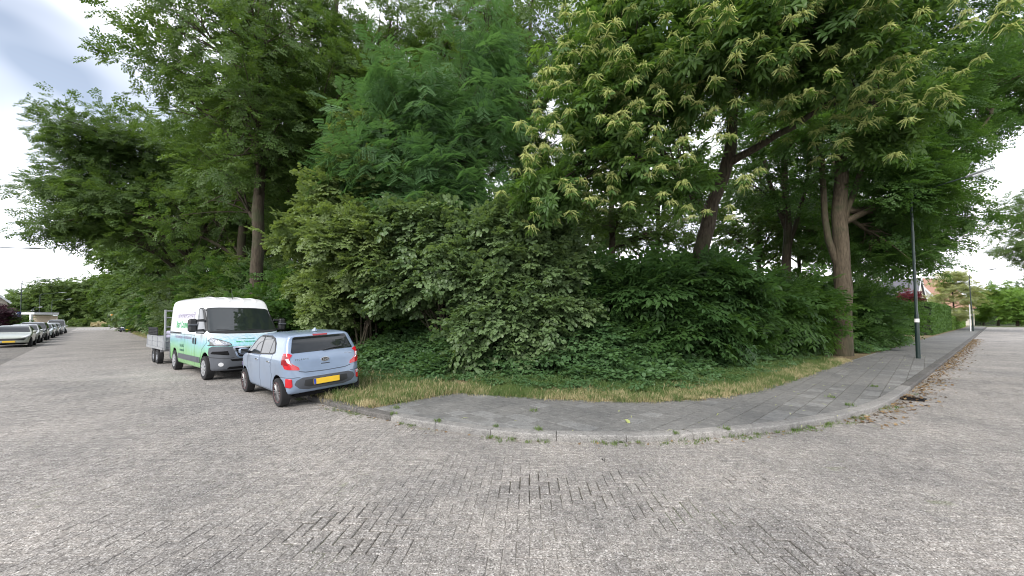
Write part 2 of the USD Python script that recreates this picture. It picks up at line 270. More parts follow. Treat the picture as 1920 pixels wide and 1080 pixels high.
# bricks in a 90 degree herringbone, turned 2.5 degrees
rng = np.random.default_rng(7)
th = math.radians(-2.5); RB = np.array([[math.cos(th), -math.sin(th)], [math.sin(th), math.cos(th)]])
w_ = 0.1025; cells = []
for i in range(-190, 190):
    for j in range(0, 130):
        k = (i - j) % 4
        if k == 0: cells.append((i * w_ + w_, j * w_ + w_ / 2, 0))
        elif k == 2: cells.append((i * w_ + w_ / 2, j * w_, 1))
cells = np.array(cells); cxy = cells[:, :2] @ RB.T + np.array([0, 0.0])
br_in = shapely.contains_xy(BR.buffer(-0.10), cxy[:, 0], cxy[:, 1]); cells, cxy = cells[br_in], cxy[br_in]
def wear(p):                                                      # where the joints are washed out
    out = np.zeros(len(p))
    for px, py, r in ((640, 985, 0.55), (720, 1010, 0.4), (1010, 915, 0.55), (1100, 925, 0.4), (1240, 955, 0.5), (1450, 1010, 0.6), (1560, 1040, 0.5), (1400, 905, 0.35), (1560, 990, 0.3), (1180, 900, 0.4)):
        r *= 0.78; c = G(px, py); out = np.maximum(out, np.exp(-(((p[:, :2] - c[:2]) / r) ** 2).sum(1)))
    return out
wr = wear(cxy); low = meshkit.noise(np.column_stack([cxy * 0.9, np.zeros(len(cxy))]), 5)
def brick(c, o, gap, dz, tx, ty, ch=0.005):
    lx, ly = (2 * w_ - gap, w_ - gap) if o == 0 else (w_ - gap, 2 * w_ - gap)
    hx, hy = lx / 2, ly / 2
    ring = lambda x, y, z: [(-x, -y, z), (x, -y, z), (x, y, z), (-x, y, z)]
    v = np.array(ring(hx, hy, -0.035) + ring(hx, hy, -ch) + ring(hx - ch, hy - ch, 0.0)); v[4:, 2] += dz + v[4:, 0] * tx + v[4:, 1] * ty
    v[:, :2] = v[:, :2] @ RB.T + c
    return v, BF
BF = []
for s0 in (0, 4):
    for k in range(4):
        a, b = s0 + k, s0 + (k + 1) % 4; BF += [[a, b, b + 4], [a, b + 4, a + 4]]
BF = np.array(BF + [[8, 9, 10], [8, 10, 11]])
gaps = 0.0042 + 0.0105 * wr * rng.uniform(0.1, 1.3, len(cxy)) + 0.004 * (rng.random(len(cxy)) < 0.08); dzs = rng.normal(0, 0.0011, len(cxy)) - 0.004 * wr * rng.uniform(0, 1, len(cxy)); tl = rng.normal(0, 0.012, (len(cxy), 2))
vis = np.array([abs(x) < 1.32 * y and y > 2.62 for x, y in cxy]); order = np.argsort(np.where(vis, np.hypot(*cxy.T), 1e3)); near = set(order[:300].tolist())
rest = (MB(), MB())
for k in range(len(cxy)):
    tone = int(rng.random() < 0.38); g = brick(cxy[k], cells[k, 2], gaps[k], dzs[k], *tl[k], ch=0.004 + 0.003 * wr[k])
    if k in near: obj('paving_brick', g, (M_BRICK, M_BRICK2)[tone], road)
    else: rest[tone].add(*g)
for tone in (0, 1): obj('brick_paving', rest[tone].out(), (M_BRICK, M_BRICK2)[tone], road, kind='stuff')
gx, gy = np.meshgrid(np.arange(-17, 17.01, 0.1), np.arange(1.2, 11.3, 0.1)); gp = np.column_stack([gx.ravel(), gy.ravel()]); gz = -0.003 - 0.011 * wear(gp) - 0.0035 * (meshkit.noise(np.column_stack([gp * 1.3, gp[:, 0] * 0]), 9) > 0.55)
nx, ny = gx.shape[1], gx.shape[0]; ii, jj = np.meshgrid(np.arange(nx - 1), np.arange(ny - 1)); q = (jj * nx + ii).ravel(); q = np.column_stack([q, q + 1, q + nx + 1, q + nx])
q = q[shapely.contains_xy(BR.buffer(0.05), gp[q].mean(1)[:, 0], gp[q].mean(1)[:, 1])]
wq = wear(gp[q].mean(1)) > 0.40 + 0.25 * (meshkit.noise(np.column_stack([gp[q].mean(1) * 5, np.zeros(len(q))]), 12) - 0.5)
obj('joint_sand', (np.column_stack([gp, gz]), q[~wq]), M_JOINT, road, kind='stuff')
obj('washed_out_joints', (np.column_stack([gp, gz]), q[wq]), M_JOINT2, road, kind='stuff')

# kerb: stones about a metre long that follow the curve
kerb = thing('kerb', 'concrete kerb curving round the street corner', 'kerb', kind='structure')
def kerb_stone(i, j, old):
    k = np.linspace(i, j, 6); P0 = np.column_stack([np.interp(k, np.arange(len(KERB)), KERB[:, c]) for c in (0, 1)]); Q = np.column_stack([np.interp(k, np.arange(len(KIN)), KIN[:, c]) for c in (0, 1)])
    ht = 0.098 + rng.normal(0, 0.003) - (0.008 if old else 0)
    prof = [(0.0, -0.05), (0.0, ht - 0.028), (0.008, ht - 0.010), (0.026, ht), (KW - 0.006, ht), (KW, ht - 0.006), (KW, -0.05)]
    v = np.array([[*(p + qq * o), z] for p, qq in zip(P0, Q) for o, z in prof]); n = len(prof); f = []
    for a in range(5):
        for b in range(n - 1): f.append([a * n + b, a * n + b + 1, (a + 1) * n + b + 1, (a + 1) * n + b])
    f = np.array(f); f = np.vstack([f[:, [0, 2, 1]], f[:, [0, 3, 2]]])
    for e in (0, 5): f = np.vstack([f, [[e * n, e * n + b, e * n + b + 1] for b in range(1, n - 1)]])
    return v, f
cur = float(np.argmin(np.linalg.norm(KERB - L(40, 3.7)[:2], axis=1))); step = 1.0 / 0.12; sN = 0; farkerb = MB()
end = int(np.argmin(np.linalg.norm(KERB - Rr(46, 1.33)[:2], axis=1)))
while cur + step < end:
    old = KERB[int(cur)][0] < -2.3 or KERB[int(cur)][0] > 9
    m_ = M_KERB2 if old or rng.random() < 0.04 else M_KERB
    obj('kerb_stone', kerb_stone(cur, cur + step - 0.09, old), m_, kerb, True and 40); cur += step
for a, b in ((0, int(np.argmin(np.linalg.norm(KERB - L(40, 3.7)[:2], axis=1)))), (int(cur), len(KERB) - 1)):
    for k in range(a, b - 40, 40): farkerb.add(*kerb_stone(k, k + 40, True))
obj('far_kerb_stones', farkerb.out(), M_KERB2, kerb, kind='stuff')

# pavement of square tiles laid diagonally
pave = thing('pavement', 'grey tiled pavement curving round the corner and on along the right street', 'pavement', kind='structure')
obj('tile_bed', sheet(PAVE, 0.080), M_JOINT2, pave)
TS = 0.30; t45 = math.radians(45 - 2.5); RT45 = np.array([[math.cos(t45), -math.sin(t45)], [math.sin(t45), math.cos(t45)]]); tiles = []
PB = PAVE.buffer(-0.006)
for i in range(-20, 120):
    for j in range(-60, 60):
        c = RT45 @ np.array([i * TS + rng.normal(0, 0.0015), j * TS])
        if not (-3.5 < c[0] < 17.5 and 5 < c[1] < 18.5): continue
        sq = sg.Polygon([tuple(c + RT45 @ (np.array(p) * (TS / 2 - 0.0055))) for p in ((-1, -1), (1, -1), (1, 1), (-1, 1))])
        if sq.intersects(PB):
            s = sq.intersection(PB)
            if s.geom_type == 'Polygon' and s.area > 0.003: tiles.append((np.hypot(*c), s))
tiles.sort(key=lambda x: x[0]); rest = (MB(), MB())
def slab(poly, z0, z1, ch=0.004, tx=0, ty=0):
    poly = sg.polygon.orient(poly, 1.0); o = np.array(poly.exterior.coords)[:-1]; c = o.mean(0); inn = c + (o - c) * (1 - ch / 0.15); n = len(o)
    z = lambda p, zz: np.column_stack([p, zz + (p - c) @ np.array([tx, ty])])
    v = np.vstack([np.column_stack([o, np.full(n, z0)]), z(o, z1 - ch), z(inn, z1)]); f = []
    for s0 in (0, n):
        for k in range(n): f += [[s0 + k, s0 + (k + 1) % n, s0 + n + (k + 1) % n], [s0 + k, s0 + n + (k + 1) % n, s0 + n + k]]
    f += [[2 * n, 2 * n + k, 2 * n + k + 1] for k in range(1, n - 1)]
    return v, np.array(f)
kl = sg.LineString(list(map(tuple, KERB)))
for k, (_, s) in enumerate(tiles):
    dk = s.centroid.distance(kl); tone = int(rng.random() < (0.40 if dk < 0.45 else 0.05))
    if s.centroid.x < 0.3 and dk < 0.9 and rng.random() < 0.5: tone = 1
    g = slab(s, 0.070, 0.090 + rng.normal(0, 0.0014), 0.004, *rng.normal(0, 0.006, 2))
    if k < 300: obj('paving_tile', g, (M_TILE, M_TILE2)[tone], pave)
    else: rest[tone].add(*g)
for tone in (0, 1): obj('tile_paving', rest[tone].out(), (M_TILE, M_TILE2)[tone], pave, kind='stuff')
obj('far_tile_paving', sheet(PAVE.difference(sg.box(-50, 0, 17.3, 18.3)), 0.089), M_TILE, pave)
E_ = MB()
for k in range(0, 90, 4):                                         # thin edging stones between tiles and grass
    p, q2 = INNER[k], INNER[min(k + 4, len(INNER) - 1)]; d = nrm(q2 - p); n2 = np.array([-d[1], d[0]])
    E_ = sg.Polygon([tuple(p + d * 0.003), tuple(q2 - d * 0.003), tuple(q2 - d * 0.003 + n2 * 0.055), tuple(p + d * 0.003 + n2 * 0.055)])
    obj('edging_stone', slab(E_, 0.05, 0.096 + rng.normal(0, 0.003), 0.004), M_TILE2, pave)
# verge and wood floor: a gently uneven sheet
VERGE = WOOD.difference(PAVE.buffer(0.02))
FLOOR = VERGE.difference(sg.LineString(list(map(tuple, INNER))).buffer(2.1)).difference(kl.buffer(2.6))
obj('verge', sheet(VERGE, 0.084), M_SOIL, kind='structure', label='strip of dry soil and grass between pavement and wood')
obj('wood_floor', sheet(FLOOR, 0.090), M_WOODFLOOR, kind='structure', label='dark leaf covered floor of the wood')

# ------------------------------------------------------------------ leaves, sprays, trees
def leaf(L_, W_, prof, fold=0.25, droop=0.15):
    """a leaf blade along +x folded along its midrib. prof: (position, half width) pairs"""
    p = np.array(prof); n = len(p); x = p[:, 0] * L_; h = p[:, 1] * W_ / 2; z = -droop * L_ * p[:, 0] ** 2
    v, f = [], []
    mid = np.column_stack([x, 0 * x, z]); lf = np.column_stack([x, h, z + fold * h]); rt = np.column_stack([x, -h, z + fold * h])
    v = np.vstack([mid, lf, rt])
    for i in range(n - 1):
        for o, s in ((n, 1), (2 * n, -1)):
            a, b, c, d = i, i + 1, o + i + 1, o + i
            for t in ((a, b, c), (a, c, d)):
                if len({tuple(np.round(v[k], 6)) for k in t}) == 3: f.append(t if s > 0 else t[::-1])
    return v, np.array(f)
OVAL = [(0, 0), (0.22, 0.75), (0.55, 1.0), (0.82, 0.6), (1, 0)]
ROUND = [(0, 0.25), (0.15, 0.85), (0.5, 1.0), (0.82, 0.75), (1, 0)]
LOBED = [(0, 0), (0.18, 0.35), (0.34, 0.85), (0.46, 0.6), (0.66, 1.0), (0.82, 0.6), (1, 0)]
LANCE = [(0, 0), (0.2, 0.65), (0.5, 1.0), (0.78, 0.65), (1, 0)]
SIMPLE = [(0, 0), (0.5, 1.0), (1, 0)]
def put(mb, lf, pos, xd, up, s=1.0):
    F_ = frames(np.array([xd]), np.array([up]))[0]; mb.add(np.asarray(lf[0]) * s @ F_.T + pos, lf[1])
def spray(rnd, lf, length, nside, per, spread=0.9, flat=0.55, tip=True, droop=0.25, jit=0.5, size=(0.75, 1.15)):
    """a branchlet along +x with side twigs, leaves two ranked along each, roughly in the xy plane"""
    mb = MB(); main = np.array([[t * length, 0, -droop * length * t * t] for t in np.linspace(0, 1, 5)])
    twigs = [(main[0], nrm(main[-1] - main[0]), length)]
    for k in range(nside):
        t = 0.15 + 0.75 * (k + rnd.uniform(0, 0.6)) / nside; s = 1 if k % 2 else -1
        d = nrm(np.array([0.75, s * spread * rnd.uniform(0.7, 1.2), rnd.uniform(-0.3, 0.3) - droop * t])); twigs.append((np.array([t * length, 0, -droop * length * t * t]), d, length * rnd.uniform(0.35, 0.6) * (1.1 - 0.4 * t)))
    for p, d, l in twigs:
        side = nrm(np.cross([0, 0, 1.0], d))
        for k in range(per):
            t = (k + 0.7) / per; s = 1 if k % 2 else -1
            xd = nrm(d * rnd.uniform(0.3, 0.9) + side * s * rnd.uniform(0.6, 1.0) + np.array([0, 0, rnd.uniform(-jit, jit * 0.5)]))
            up = nrm(np.array([rnd.uniform(-1, 1) * (1 - flat), rnd.uniform(-1, 1) * (1 - flat), 1.0]))
            put(mb, lf, p + d * l * t, xd, up, rnd.uniform(*size))
        if tip: put(mb, lf, p + d * l, d, nrm(np.array([rnd.uniform(-.4, .4), rnd.uniform(-.4, .4), 1])), rnd.uniform(*size))
    return mb.out()
def robinia_spray(rnd):
    mb = MB(); lf = leaf(0.070, 0.034, SIMPLE, 0.1, 0.0)
    for k in range(7):                                            # feathery fronds along a shoot
        t = k / 6; s = 1 if k % 2 else -1; base = np.array([0.55 * t, 0, -0.1 * t * t]); d = nrm(np.array([0.6, s * rnd.uniform(0.5, 1.0), rnd.uniform(-0.35, 0.1)])); l = rnd.uniform(0.26, 0.36)
        side = nrm(np.cross([0, 0, 1.0], d))
        for j in range(9):
            u_ = 0.15 + 0.85 * j / 8; pos = base + d * l * u_ + np.array([0, 0, -0.28 * l * u_ * u_])
            for sg_ in (-1, 1): put(mb, lf, pos, nrm(side * sg_ + d * 0.35 + np.array([0, 0, -0.15])), np.array([0.1 * sg_, 0, 1.0]), rnd.uniform(0.85, 1.15))
        put(mb, lf, base + d * l + np.array([0, 0, -0.28 * l]), d, np.array([0, 0, 1.0]))
    return mb.out()
def rosette(rnd, lf, n, r0=0.02, tilt=0.15):
    mb = MB()
    for k in range(n):
        a = 2.4 * k + rnd.uniform(-.2, .2); el = tilt + rnd.uniform(-0.35, 0.35)
        d = np.array([math.cos(a) * math.cos(el), math.sin(a) * math.cos(el), -math.sin(el) * 0.6]); put(mb, lf, d * r0, d, np.array([0, 0, 1.0]) + 0.3 * rnd.standard_normal(3), rnd.uniform(0.7, 1.15))
    return mb.out()
def catkins(rnd, n=24):
    mb = MB()
    for k in range(n):
        a = rnd.uniform(0, 2 * math.pi); el = rnd.uniform(-0.3, 0.9); d = np.array([math.cos(a) * math.cos(el), math.sin(a) * math.cos(el), math.sin(el)]); l = rnd.uniform(0.09, 0.21)
        p = [d * l * t + np.array([0, 0, -0.75 * l * t * t * (1 + 0.3 * rnd.standard_normal())]) for t in (0.05, 0.35, 0.7, 1.0)]
        mb.tube(p, [0.004, 0.0068, 0.0060, 0.002], 4)
    return mb.out()
rS = np.random.default_rng(3)
SPR = {
    'oak': [spray(rS, leaf(0.115, 0.068, LOBED), 0.62, 6, 6) for _ in range(3)],
    'beech': [spray(rS, leaf(0.095, 0.062, OVAL), 0.7, 6, 7, flat=0.75, jit=0.25) for _ in range(3)],
    'chestnut': [MB().add(*spray(rS, leaf(0.185, 0.068, LANCE, droop=0.3), 0.42, 3, 5, droop=0.35)).add(*rosette(rS, leaf(0.18, 0.066, LANCE, droop=0.35), 9)).out() for _ in range(3)],
    'sapling': [spray(rS, leaf(0.21, 0.080, LANCE, droop=0.22), 0.75, 5, 5, flat=0.85, jit=0.15, droop=0.2) for _ in range(3)],
    'hazel': [spray(rS, leaf(0.100, 0.088, ROUND, droop=0.25), 0.55, 5, 5, droop=0.4) for _ in range(3)],
    'maple': [spray(rS, leaf(0.085, 0.080, ROUND, droop=0.25), 0.50, 5, 6, droop=0.3) for _ in range(3)],
    'robinia': [robinia_spray(rS) for _ in range(3)],
    'under': [MB().add(*rosette(rS, leaf(0.10, 0.072, OVAL), 7, 0.05)).add(*spray(rS, leaf(0.095, 0.070, OVAL), 0.45, 4, 4)).out() for _ in range(3)],
    'far': [spray(rS, leaf(0.26, 0.19, OVAL), 1.1, 5, 5) for _ in range(3)],
    'small': [spray(rS, leaf(0.075, 0.045, OVAL), 0.40, 5, 6) for _ in range(2)],
    'hedge': [rosette(rS, leaf(0.10, 0.06, OVAL), 14, 0.02, tilt=-0.5) for _ in range(2)],
}
for a, b in (('fresh', 'beech'), ('red', 'small'), ('purple', 'small'), ('cream', 'small')): SPR[a] = SPR[b]

def ellipsoid_pts(rnd, c, r, n, power=0.45, zmin=-1.0, gap=0.0, seed=0):
    out = []
    while len(out) < n:
        d = nrm(rnd.standard_normal((n, 3))); p = d * rnd.random((n, 1)) ** power
        p = p[p[:, 2] > zmin]; w = np.asarray(c) + p * np.asarray(r)
        if gap > 0: w = w[meshkit.noise(w * 0.55, seed) > gap]
        out += list(w)
    return np.array(out[:n])
def foliage(rnd, anchors, axis, rc, per, species, drop=0.2, scale=1.0, flat=0.62):
    n = len(anchors) * per
    off = nrm(rnd.standard_normal((n, 3))) * rnd.random((n, 1)) ** 0.5 * np.repeat(rc * rnd.uniform(0.7, 1.25, len(anchors)), per)[:, None]; off[:, 2] *= flat
    pos = np.repeat(anchors, per, 0) + off
    out = nrm(pos - axis(pos)); xd = nrm(0.55 * out + 0.8 * nrm(off) + 0.45 * rnd.standard_normal((n, 3)) + np.array([0, 0, -drop]))
    up = nrm(0.9 * np.array([0, 0, 1.0]) + 0.45 * out + 0.33 * rnd.standard_normal((n, 3)))
    return pos, frames(xd, up), scale * rnd.uniform(0.75, 1.25, n), rnd.integers(0, len(SPR[species]), n)
def ground_cut(p, lo=0.15): return p[:, 2] > lo
def tree(name, label, cat, trunk, r0, lobes, species, seed, nlimb=9, per=11, rc=0.85, gap=0.30, group=None, bark=None, scale=1.0, mat_=None, r1=None, forks=(), sides=9, zmin=-0.75, limb_lo=0.32, kind=None, drop=0.2, power=0.45, flare=1.35):
    """trunk: world points from the ground up; lobes: (centre, radii, anchors) ellipsoids of the crown. Parts: trunk, crown, twigs"""
    rnd = np.random.default_rng(seed); trunk = np.asarray(trunk, float); base = trunk[0].copy()
    t = thing(name, label, cat, base, group=group, kind=kind); bark = bark or BARK
    k = np.linspace(0, len(trunk) - 1, 14); TP = np.column_stack([np.interp(k, np.arange(len(trunk)), trunk[:, c]) for c in range(3)]); TP[1:-1, :2] += rnd.normal(0, r0 * 0.16, (12, 2))
    TR = np.interp(np.linspace(0, 1, 14), [0, 0.06, 0.12, 0.7, 1], [r0 * flare, r0 * (1 + (flare - 1) * 0.25), r0, r0 * 0.62, r1 or r0 * 0.22])
    TP[0, 2] -= 0.15
    v, f = tube(TP - base, TR, sides); v[:, :2] += (meshkit.noise(v * np.array([5, 5, 0.8]) + seed, seed)[:, None] - 0.5) * r0 * 0.22
    mb = MB().add(v, f)
    for pts, ra, rb in forks:
        pts = np.asarray(pts, float); kk = np.linspace(0, len(pts) - 1, 9); q = np.column_stack([np.interp(kk, np.arange(len(pts)), pts[:, c]) for c in range(3)]); q[1:-1] += rnd.normal(0, ra * 0.2, (7, 3))
        mb.tube(q - base, np.linspace(ra, rb, 9), 7)
    obj('trunk', mb.out(), bark, t, True)
    AN = np.vstack([ellipsoid_pts(rnd, c, r, n, zmin=zmin, gap=gap, seed=seed, power=power) for c, r, n in lobes]); AN = AN[AN[:, 2] > 0.5]
    # limbs: anchors grouped by direction and height, each group's limb leaves the trunk lower down
    seeds = AN[rnd.choice(len(AN), min(nlimb, len(AN)), replace=False)]
    for _ in range(4):
        own = ((AN[:, None] - seeds[None]) ** 2).sum(2).argmin(1); seeds = np.array([AN[own == i].mean(0) if (own == i).any() else seeds[i] for i in range(len(seeds))])
    tw = MB(); zz = trunk[:, 2]; H = zz[-1] - zz[0]
    def on_trunk(z): return np.array([np.interp(z, TP[:, 2], TP[:, c]) for c in range(3)])
    for i, s in enumerate(seeds):
        g = AN[own == i]
        if not len(g): continue
        hd = np.hypot(*(s - on_trunk(s[2]))[:2]); z0 = np.clip(s[2] - 0.55 * hd - 0.8 + rnd.normal(0, 0.5), base[2] + limb_lo * H, zz[-1] - 0.3); p0 = on_trunk(z0)
        for pts, ra, rb in forks:                                 # or from a stem of the fork that comes nearer
            kk = np.linspace(0.35, 1, 6) * (len(pts) - 1); fp_ = np.column_stack([np.interp(kk, np.arange(len(pts)), np.asarray(pts, float)[:, c]) for c in range(3)]); fp_ = fp_[fp_[:, 2] < s[2] + 0.3]
            if len(fp_):
                w_d = np.linalg.norm(fp_ - s, axis=1); j_ = int(w_d.argmin())
                if w_d[j_] < 0.8 * np.linalg.norm(p0 - s): p0 = fp_[j_]; z0 = p0[2]; hd = np.hypot(*(s - p0)[:2])
        rl = float(np.clip(0.30 * np.interp(z0, TP[:, 2], TR) + 0.012 * hd, 0.02, r0 * 0.5)); mid = (p0 + s) / 2 + np.array([0, 0, 0.10 * hd]) + rnd.normal(0, 0.15 * hd / 3, 3)
        lp = bez(p0, mid, s, 8); tw.tube(lp - base, np.linspace(rl, rl * 0.35, 8), 6)
        for a in g:
            j = int(rnd.integers(3, 8)); q0 = lp[j]; dd = a - q0; q1 = q0 + dd * 0.5 + np.array([0, 0, 0.12 * np.linalg.norm(dd)]) + rnd.normal(0, 0.12, 3); rr = rl * (0.5 - 0.03 * j)
            tw.tube(bez(q0, q1, a, 5) - base, np.linspace(max(rr, 0.012), 0.006, 5), 4)
    obj('limbs', tw.out(), bark, t, True, kind='stuff')
    ax = lambda p: np.column_stack([np.interp(p[:, 2], TP[:, 2], TP[:, 0]), np.interp(p[:, 2], TP[:, 2], TP[:, 1]), p[:, 2] - 0.6])
    pos, F_, sc, ix = foliage(rnd, AN, ax, rc, per, species, scale=scale, drop=drop); ok = ground_cut(pos)
    instancer('crown', t, SPR[species], mat_ or LEAF[species], pos[ok] - base, F_[ok], sc[ok], ix[ok], kind='stuff')
    return t
def bush(name, label, cat, base, lobes, species, seed, stems=7, per=9, rc=0.55, gap=0.25, group=None, scale=1.0, mat_=None, zmin=-0.6, flat=0.62, drop=0.3, power=0.3, kind=None):
    rnd = np.random.default_rng(seed); base = np.asarray(base, float); t = thing(name, label, cat, base, group=group, kind=kind)
    AN = np.vstack([ellipsoid_pts(rnd, c, r, n, zmin=zmin, gap=gap, seed=seed, power=power) for c, r, n in lobes]); AN = AN[AN[:, 2] > 0.2]
    tw = MB(); seeds = AN[rnd.choice(len(AN), min(stems, len(AN)), replace=False)]
    own = ((AN[:, None] - seeds[None]) ** 2).sum(2).argmin(1)
    for i, s in enumerate(seeds):
        b0 = base + np.array([rnd.normal(0, 0.2), rnd.normal(0, 0.2), -0.1]); mid = np.array([*(b0 * 0.75 + s * 0.25)[:2], s[2] * 0.75]); lp = bez(b0, mid, s, 7); tw.tube(lp - base, np.linspace(0.045, 0.014, 7), 5)
        for a in AN[own == i]:
            j = int(rnd.integers(2, 7)); tw.tube(bez(lp[j], (lp[j] + a) / 2 + np.array([0, 0, 0.15]), a, 4) - base, [0.012, 0.009, 0.006, 0.004], 3)
    obj('stems', tw.out(), BARK, t, True, kind='stuff')
    c0 = np.array([*np.mean([l[0] for l in lobes], 0)[:2], 0.8])
    ax = lambda p: np.column_stack([np.full(len(p), c0[0]), np.full(len(p), c0[1]), p[:, 2] * 0.6])
    pos, F_, sc, ix = foliage(rnd, AN, ax, rc, per, species, scale=scale, drop=drop, flat=flat); ok = ground_cut(pos, 0.12)
    instancer('foliage', t, SPR[species], mat_ or LEAF[species], pos[ok] - base, F_[ok], sc[ok], ix[ok], kind='stuff')
    return t

# ------------------------------------------------------------------ the wood
def straight(x, y, h, lean=(0, 0), z0=0.05): return [(x, y, z0), (x + lean[0] * 0.45, y + lean[1] * 0.45, h * 0.5), (x + lean[0], y + lean[1], h)]
def crown(c, R, H0, H1, n, seed):            # several overlapping lobes between heights H0 and H1
    rnd = np.random.default_rng(seed); out = []
    for k in range(5):
        a = k * 2 * math.pi / 5 + rnd.uniform(-.3, .3); zc = H0 + (H1 - H0) * rnd.uniform(0.28, 0.62)
        out.append(((c[0] + 0.52 * R * math.cos(a), c[1] + 0.52 * R * math.sin(a), zc), (0.56 * R, 0.56 * R, (H1 - H0) * 0.30), n // 7))
    out.append(((c[0], c[1], H0 + 0.68 * (H1 - H0)), (0.72 * R, 0.72 * R, (H1 - H0) * 0.34), 2 * n // 7))
    return out
def LX(t, n): p = L(t, n); return p[0], p[1]
def RX(s, m): p = Rr(s, m); return p[0], p[1]
GW = 'oaks along the left street'
# oaks that overhang the left street, nearest first
oaks = [((-12.2, 18.2), 20, 5.8, 4.2, 0.30, 250, 'tall oak with a bare brown trunk showing behind the yellowish green shrubs'),
        (LX(32, 7.0), 20.5, 6.8, 4.0, 0.32, 260, 'broad dark oak rising behind the white and green van'),
        (LX(41, 6.2), 20.0, 7.2, 4.5, 0.32, 270, 'dark oak whose long limbs hang over the street above the trailer'),
        (LX(50, 6.4), 19.0, 6.8, 5.4, 0.30, 220, 'oak reaching furthest left over the street, its lowest leaves against white sky')]
OVER = {2: [((-26.0, 24.0, 13.6), (2.8, 2.6, 2.2), 72), ((-25.4, 23.4, 9.6), (2.6, 2.6, 1.7), 58)], 3: [((-29.6, 26.2, 10.4), (2.7, 2.5, 1.8), 74), ((-28.6, 25.6, 7.9), (2.8, 2.5, 1.0), 46), ((-31.6, 27.6, 9.0), (2.2, 2.0, 1.1), 36), ((-27.0, 24.4, 12.2), (2.4, 2.2, 1.6), 36)]}
for i, (xy, h, R, H0, r0, n, lab) in enumerate(oaks):
    tree('oak_tree', lab, 'tree', straight(*xy, h * 0.9, (0.4, -0.5)), r0, crown(xy, R, H0, h, n, 20 + i) + OVER.get(i, []), 'oak', 40 + i, per=11, rc=1.0, gap=0.36, nlimb=11, group=None)
# two limbs' worth of crown far over the road
xy = LX(45, 2.6)
for i, (t_, n_, h, R) in enumerate([(60, 6.5, 17, 6.2), (70, 6.0, 16.5, 6.0), (81, 6.6, 16, 6.0), (93, 6.2, 15, 5.8), (106, 6.4, 15, 6)]):
    xy = LX(t_, n_); tree('roadside_tree', ['roadside oak right behind the trailer rack, first of a far row', 'second roadside oak beyond the trailer', 'third roadside oak, above the small dark blue car', 'fourth roadside oak, behind the small dark blue car', 'last roadside oak before the junction island'][i], 'tree', straight(*xy, h * 0.9), 0.28, crown(xy, R, 2.2, h, 90, 60 + i), 'far', 60 + i, per=9, rc=1.2, gap=0.25, nlimb=7, mat_=LEAF['oak'], group='row of oaks far along the left street')
for i, (t_, n_, h, R) in enumerate([(27, 13, 19, 5.5), (37, 14, 20, 6), (48, 14, 19, 6.2), (60, 15, 18, 6.5)]):
    xy = LX(t_, n_); tree('inner_oak', 'oak inside the wood behind the row at the left street, mostly hidden', 'tree', straight(*xy, h * 0.9), 0.26, crown(xy, R, 4.5, h, 150, 80 + i), 'oak', 80 + i, per=9, rc=1.15, gap=0.34, scale=1.25, group='oaks in the second row')
# trunks in the middle
tree('forked_tree', 'tall tree with a grey trunk that forks high above the hazel bush', 'tree', [(0.5, 19.0, 0.05), (0.45, 19, 6), (0.5, 19, 11.5), (-0.6, 19.4, 19)], 0.36,
     [((0.5, 19.0, 15.5), (5.2, 4.6, 4.6), 100), ((3.4, 18.0, 13.0), (3.0, 3.0, 2.6), 35), ((-2.6, 18.5, 12), (2.6, 2.6, 2.4), 30), ((0.2, 18.4, 8.0), (1.6, 1.4, 2.2), 14), ((1.3, 18.6, 10.4), (1.5, 1.2, 1.4), 16)], 'oak', 101, per=10, rc=0.95, gap=0.40,
     forks=[([(0.5, 19, 9.6), (1.7, 18.6, 12.6), (3.4, 18.2, 14.6)], 0.22, 0.07), ([(0.45, 19, 8.6), (0.9, 19, 12), (1.0, 19.2, 17.5)], 0.24, 0.08)])
tree('tall_tree', 'tall trunk left of the forked tree, rising out of the feathery locust', 'tree', [(-1.9, 22, 0.05), (-1.8, 22, 9), (-2.0, 22, 20)], 0.33, [((-2, 22, 16.5), (4.6, 4.2, 4.6), 82), ((-2.4, 21, 11), (2.4, 2.2, 2.2), 25)], 'oak', 102, per=10, rc=0.95, gap=0.38)
tree('tall_tree', 'dark crowned oak with its trunk showing high up left of the locust', 'tree', [(-9.6, 20, 0.05), (-9.7, 20, 10), (-9.4, 20, 21)], 0.34, [((-9.4, 20, 15.5), (5.0, 4.6, 5.2), 190), ((-10.5, 18.6, 10.5), (3.2, 2.8, 2.6), 50), ((-6.4, 19.5, 13.0), (2.8, 2.6, 3.2), 45)], 'oak', 103, per=11, rc=0.95, gap=0.36)
tree('slender_tree', 'slender dark trunk right of the hazel bush under hanging catkins', 'tree', [(5.9, 22, 0.05), (5.8, 22, 7), (5.9, 22, 18)], 0.24, [((5.9, 22, 14.5), (4.4, 4, 4.4), 78), ((5.0, 21.2, 8.0), (2.2, 2, 2.0), 24), ((8.6, 21.0, 6.6), (2.2, 1.5, 1.3), 26)], 'oak', 104, per=9, rc=0.95, gap=0.40, sides=8)
tree('slender_tree', 'slim forked trunk between the leaning chestnut and the big beech', 'tree', [(14.4, 20, 0.05), (14.5, 20, 7), (14.6, 20, 17)], 0.24, [((14.4, 20, 14), (4.4, 4.0, 4.4), 82), ((13.2, 19, 8.2), (2.0, 1.8, 1.8), 18)], 'beech', 105, per=9, rc=0.95, gap=0.38,
     forks=[([(14.5, 20, 5.0), (15.6, 20, 8.5), (16.2, 20.2, 13)], 0.13, 0.05), ([(14.5, 20, 6.5), (13.4, 20, 10), (12.9, 20.2, 14)], 0.12, 0.05)])
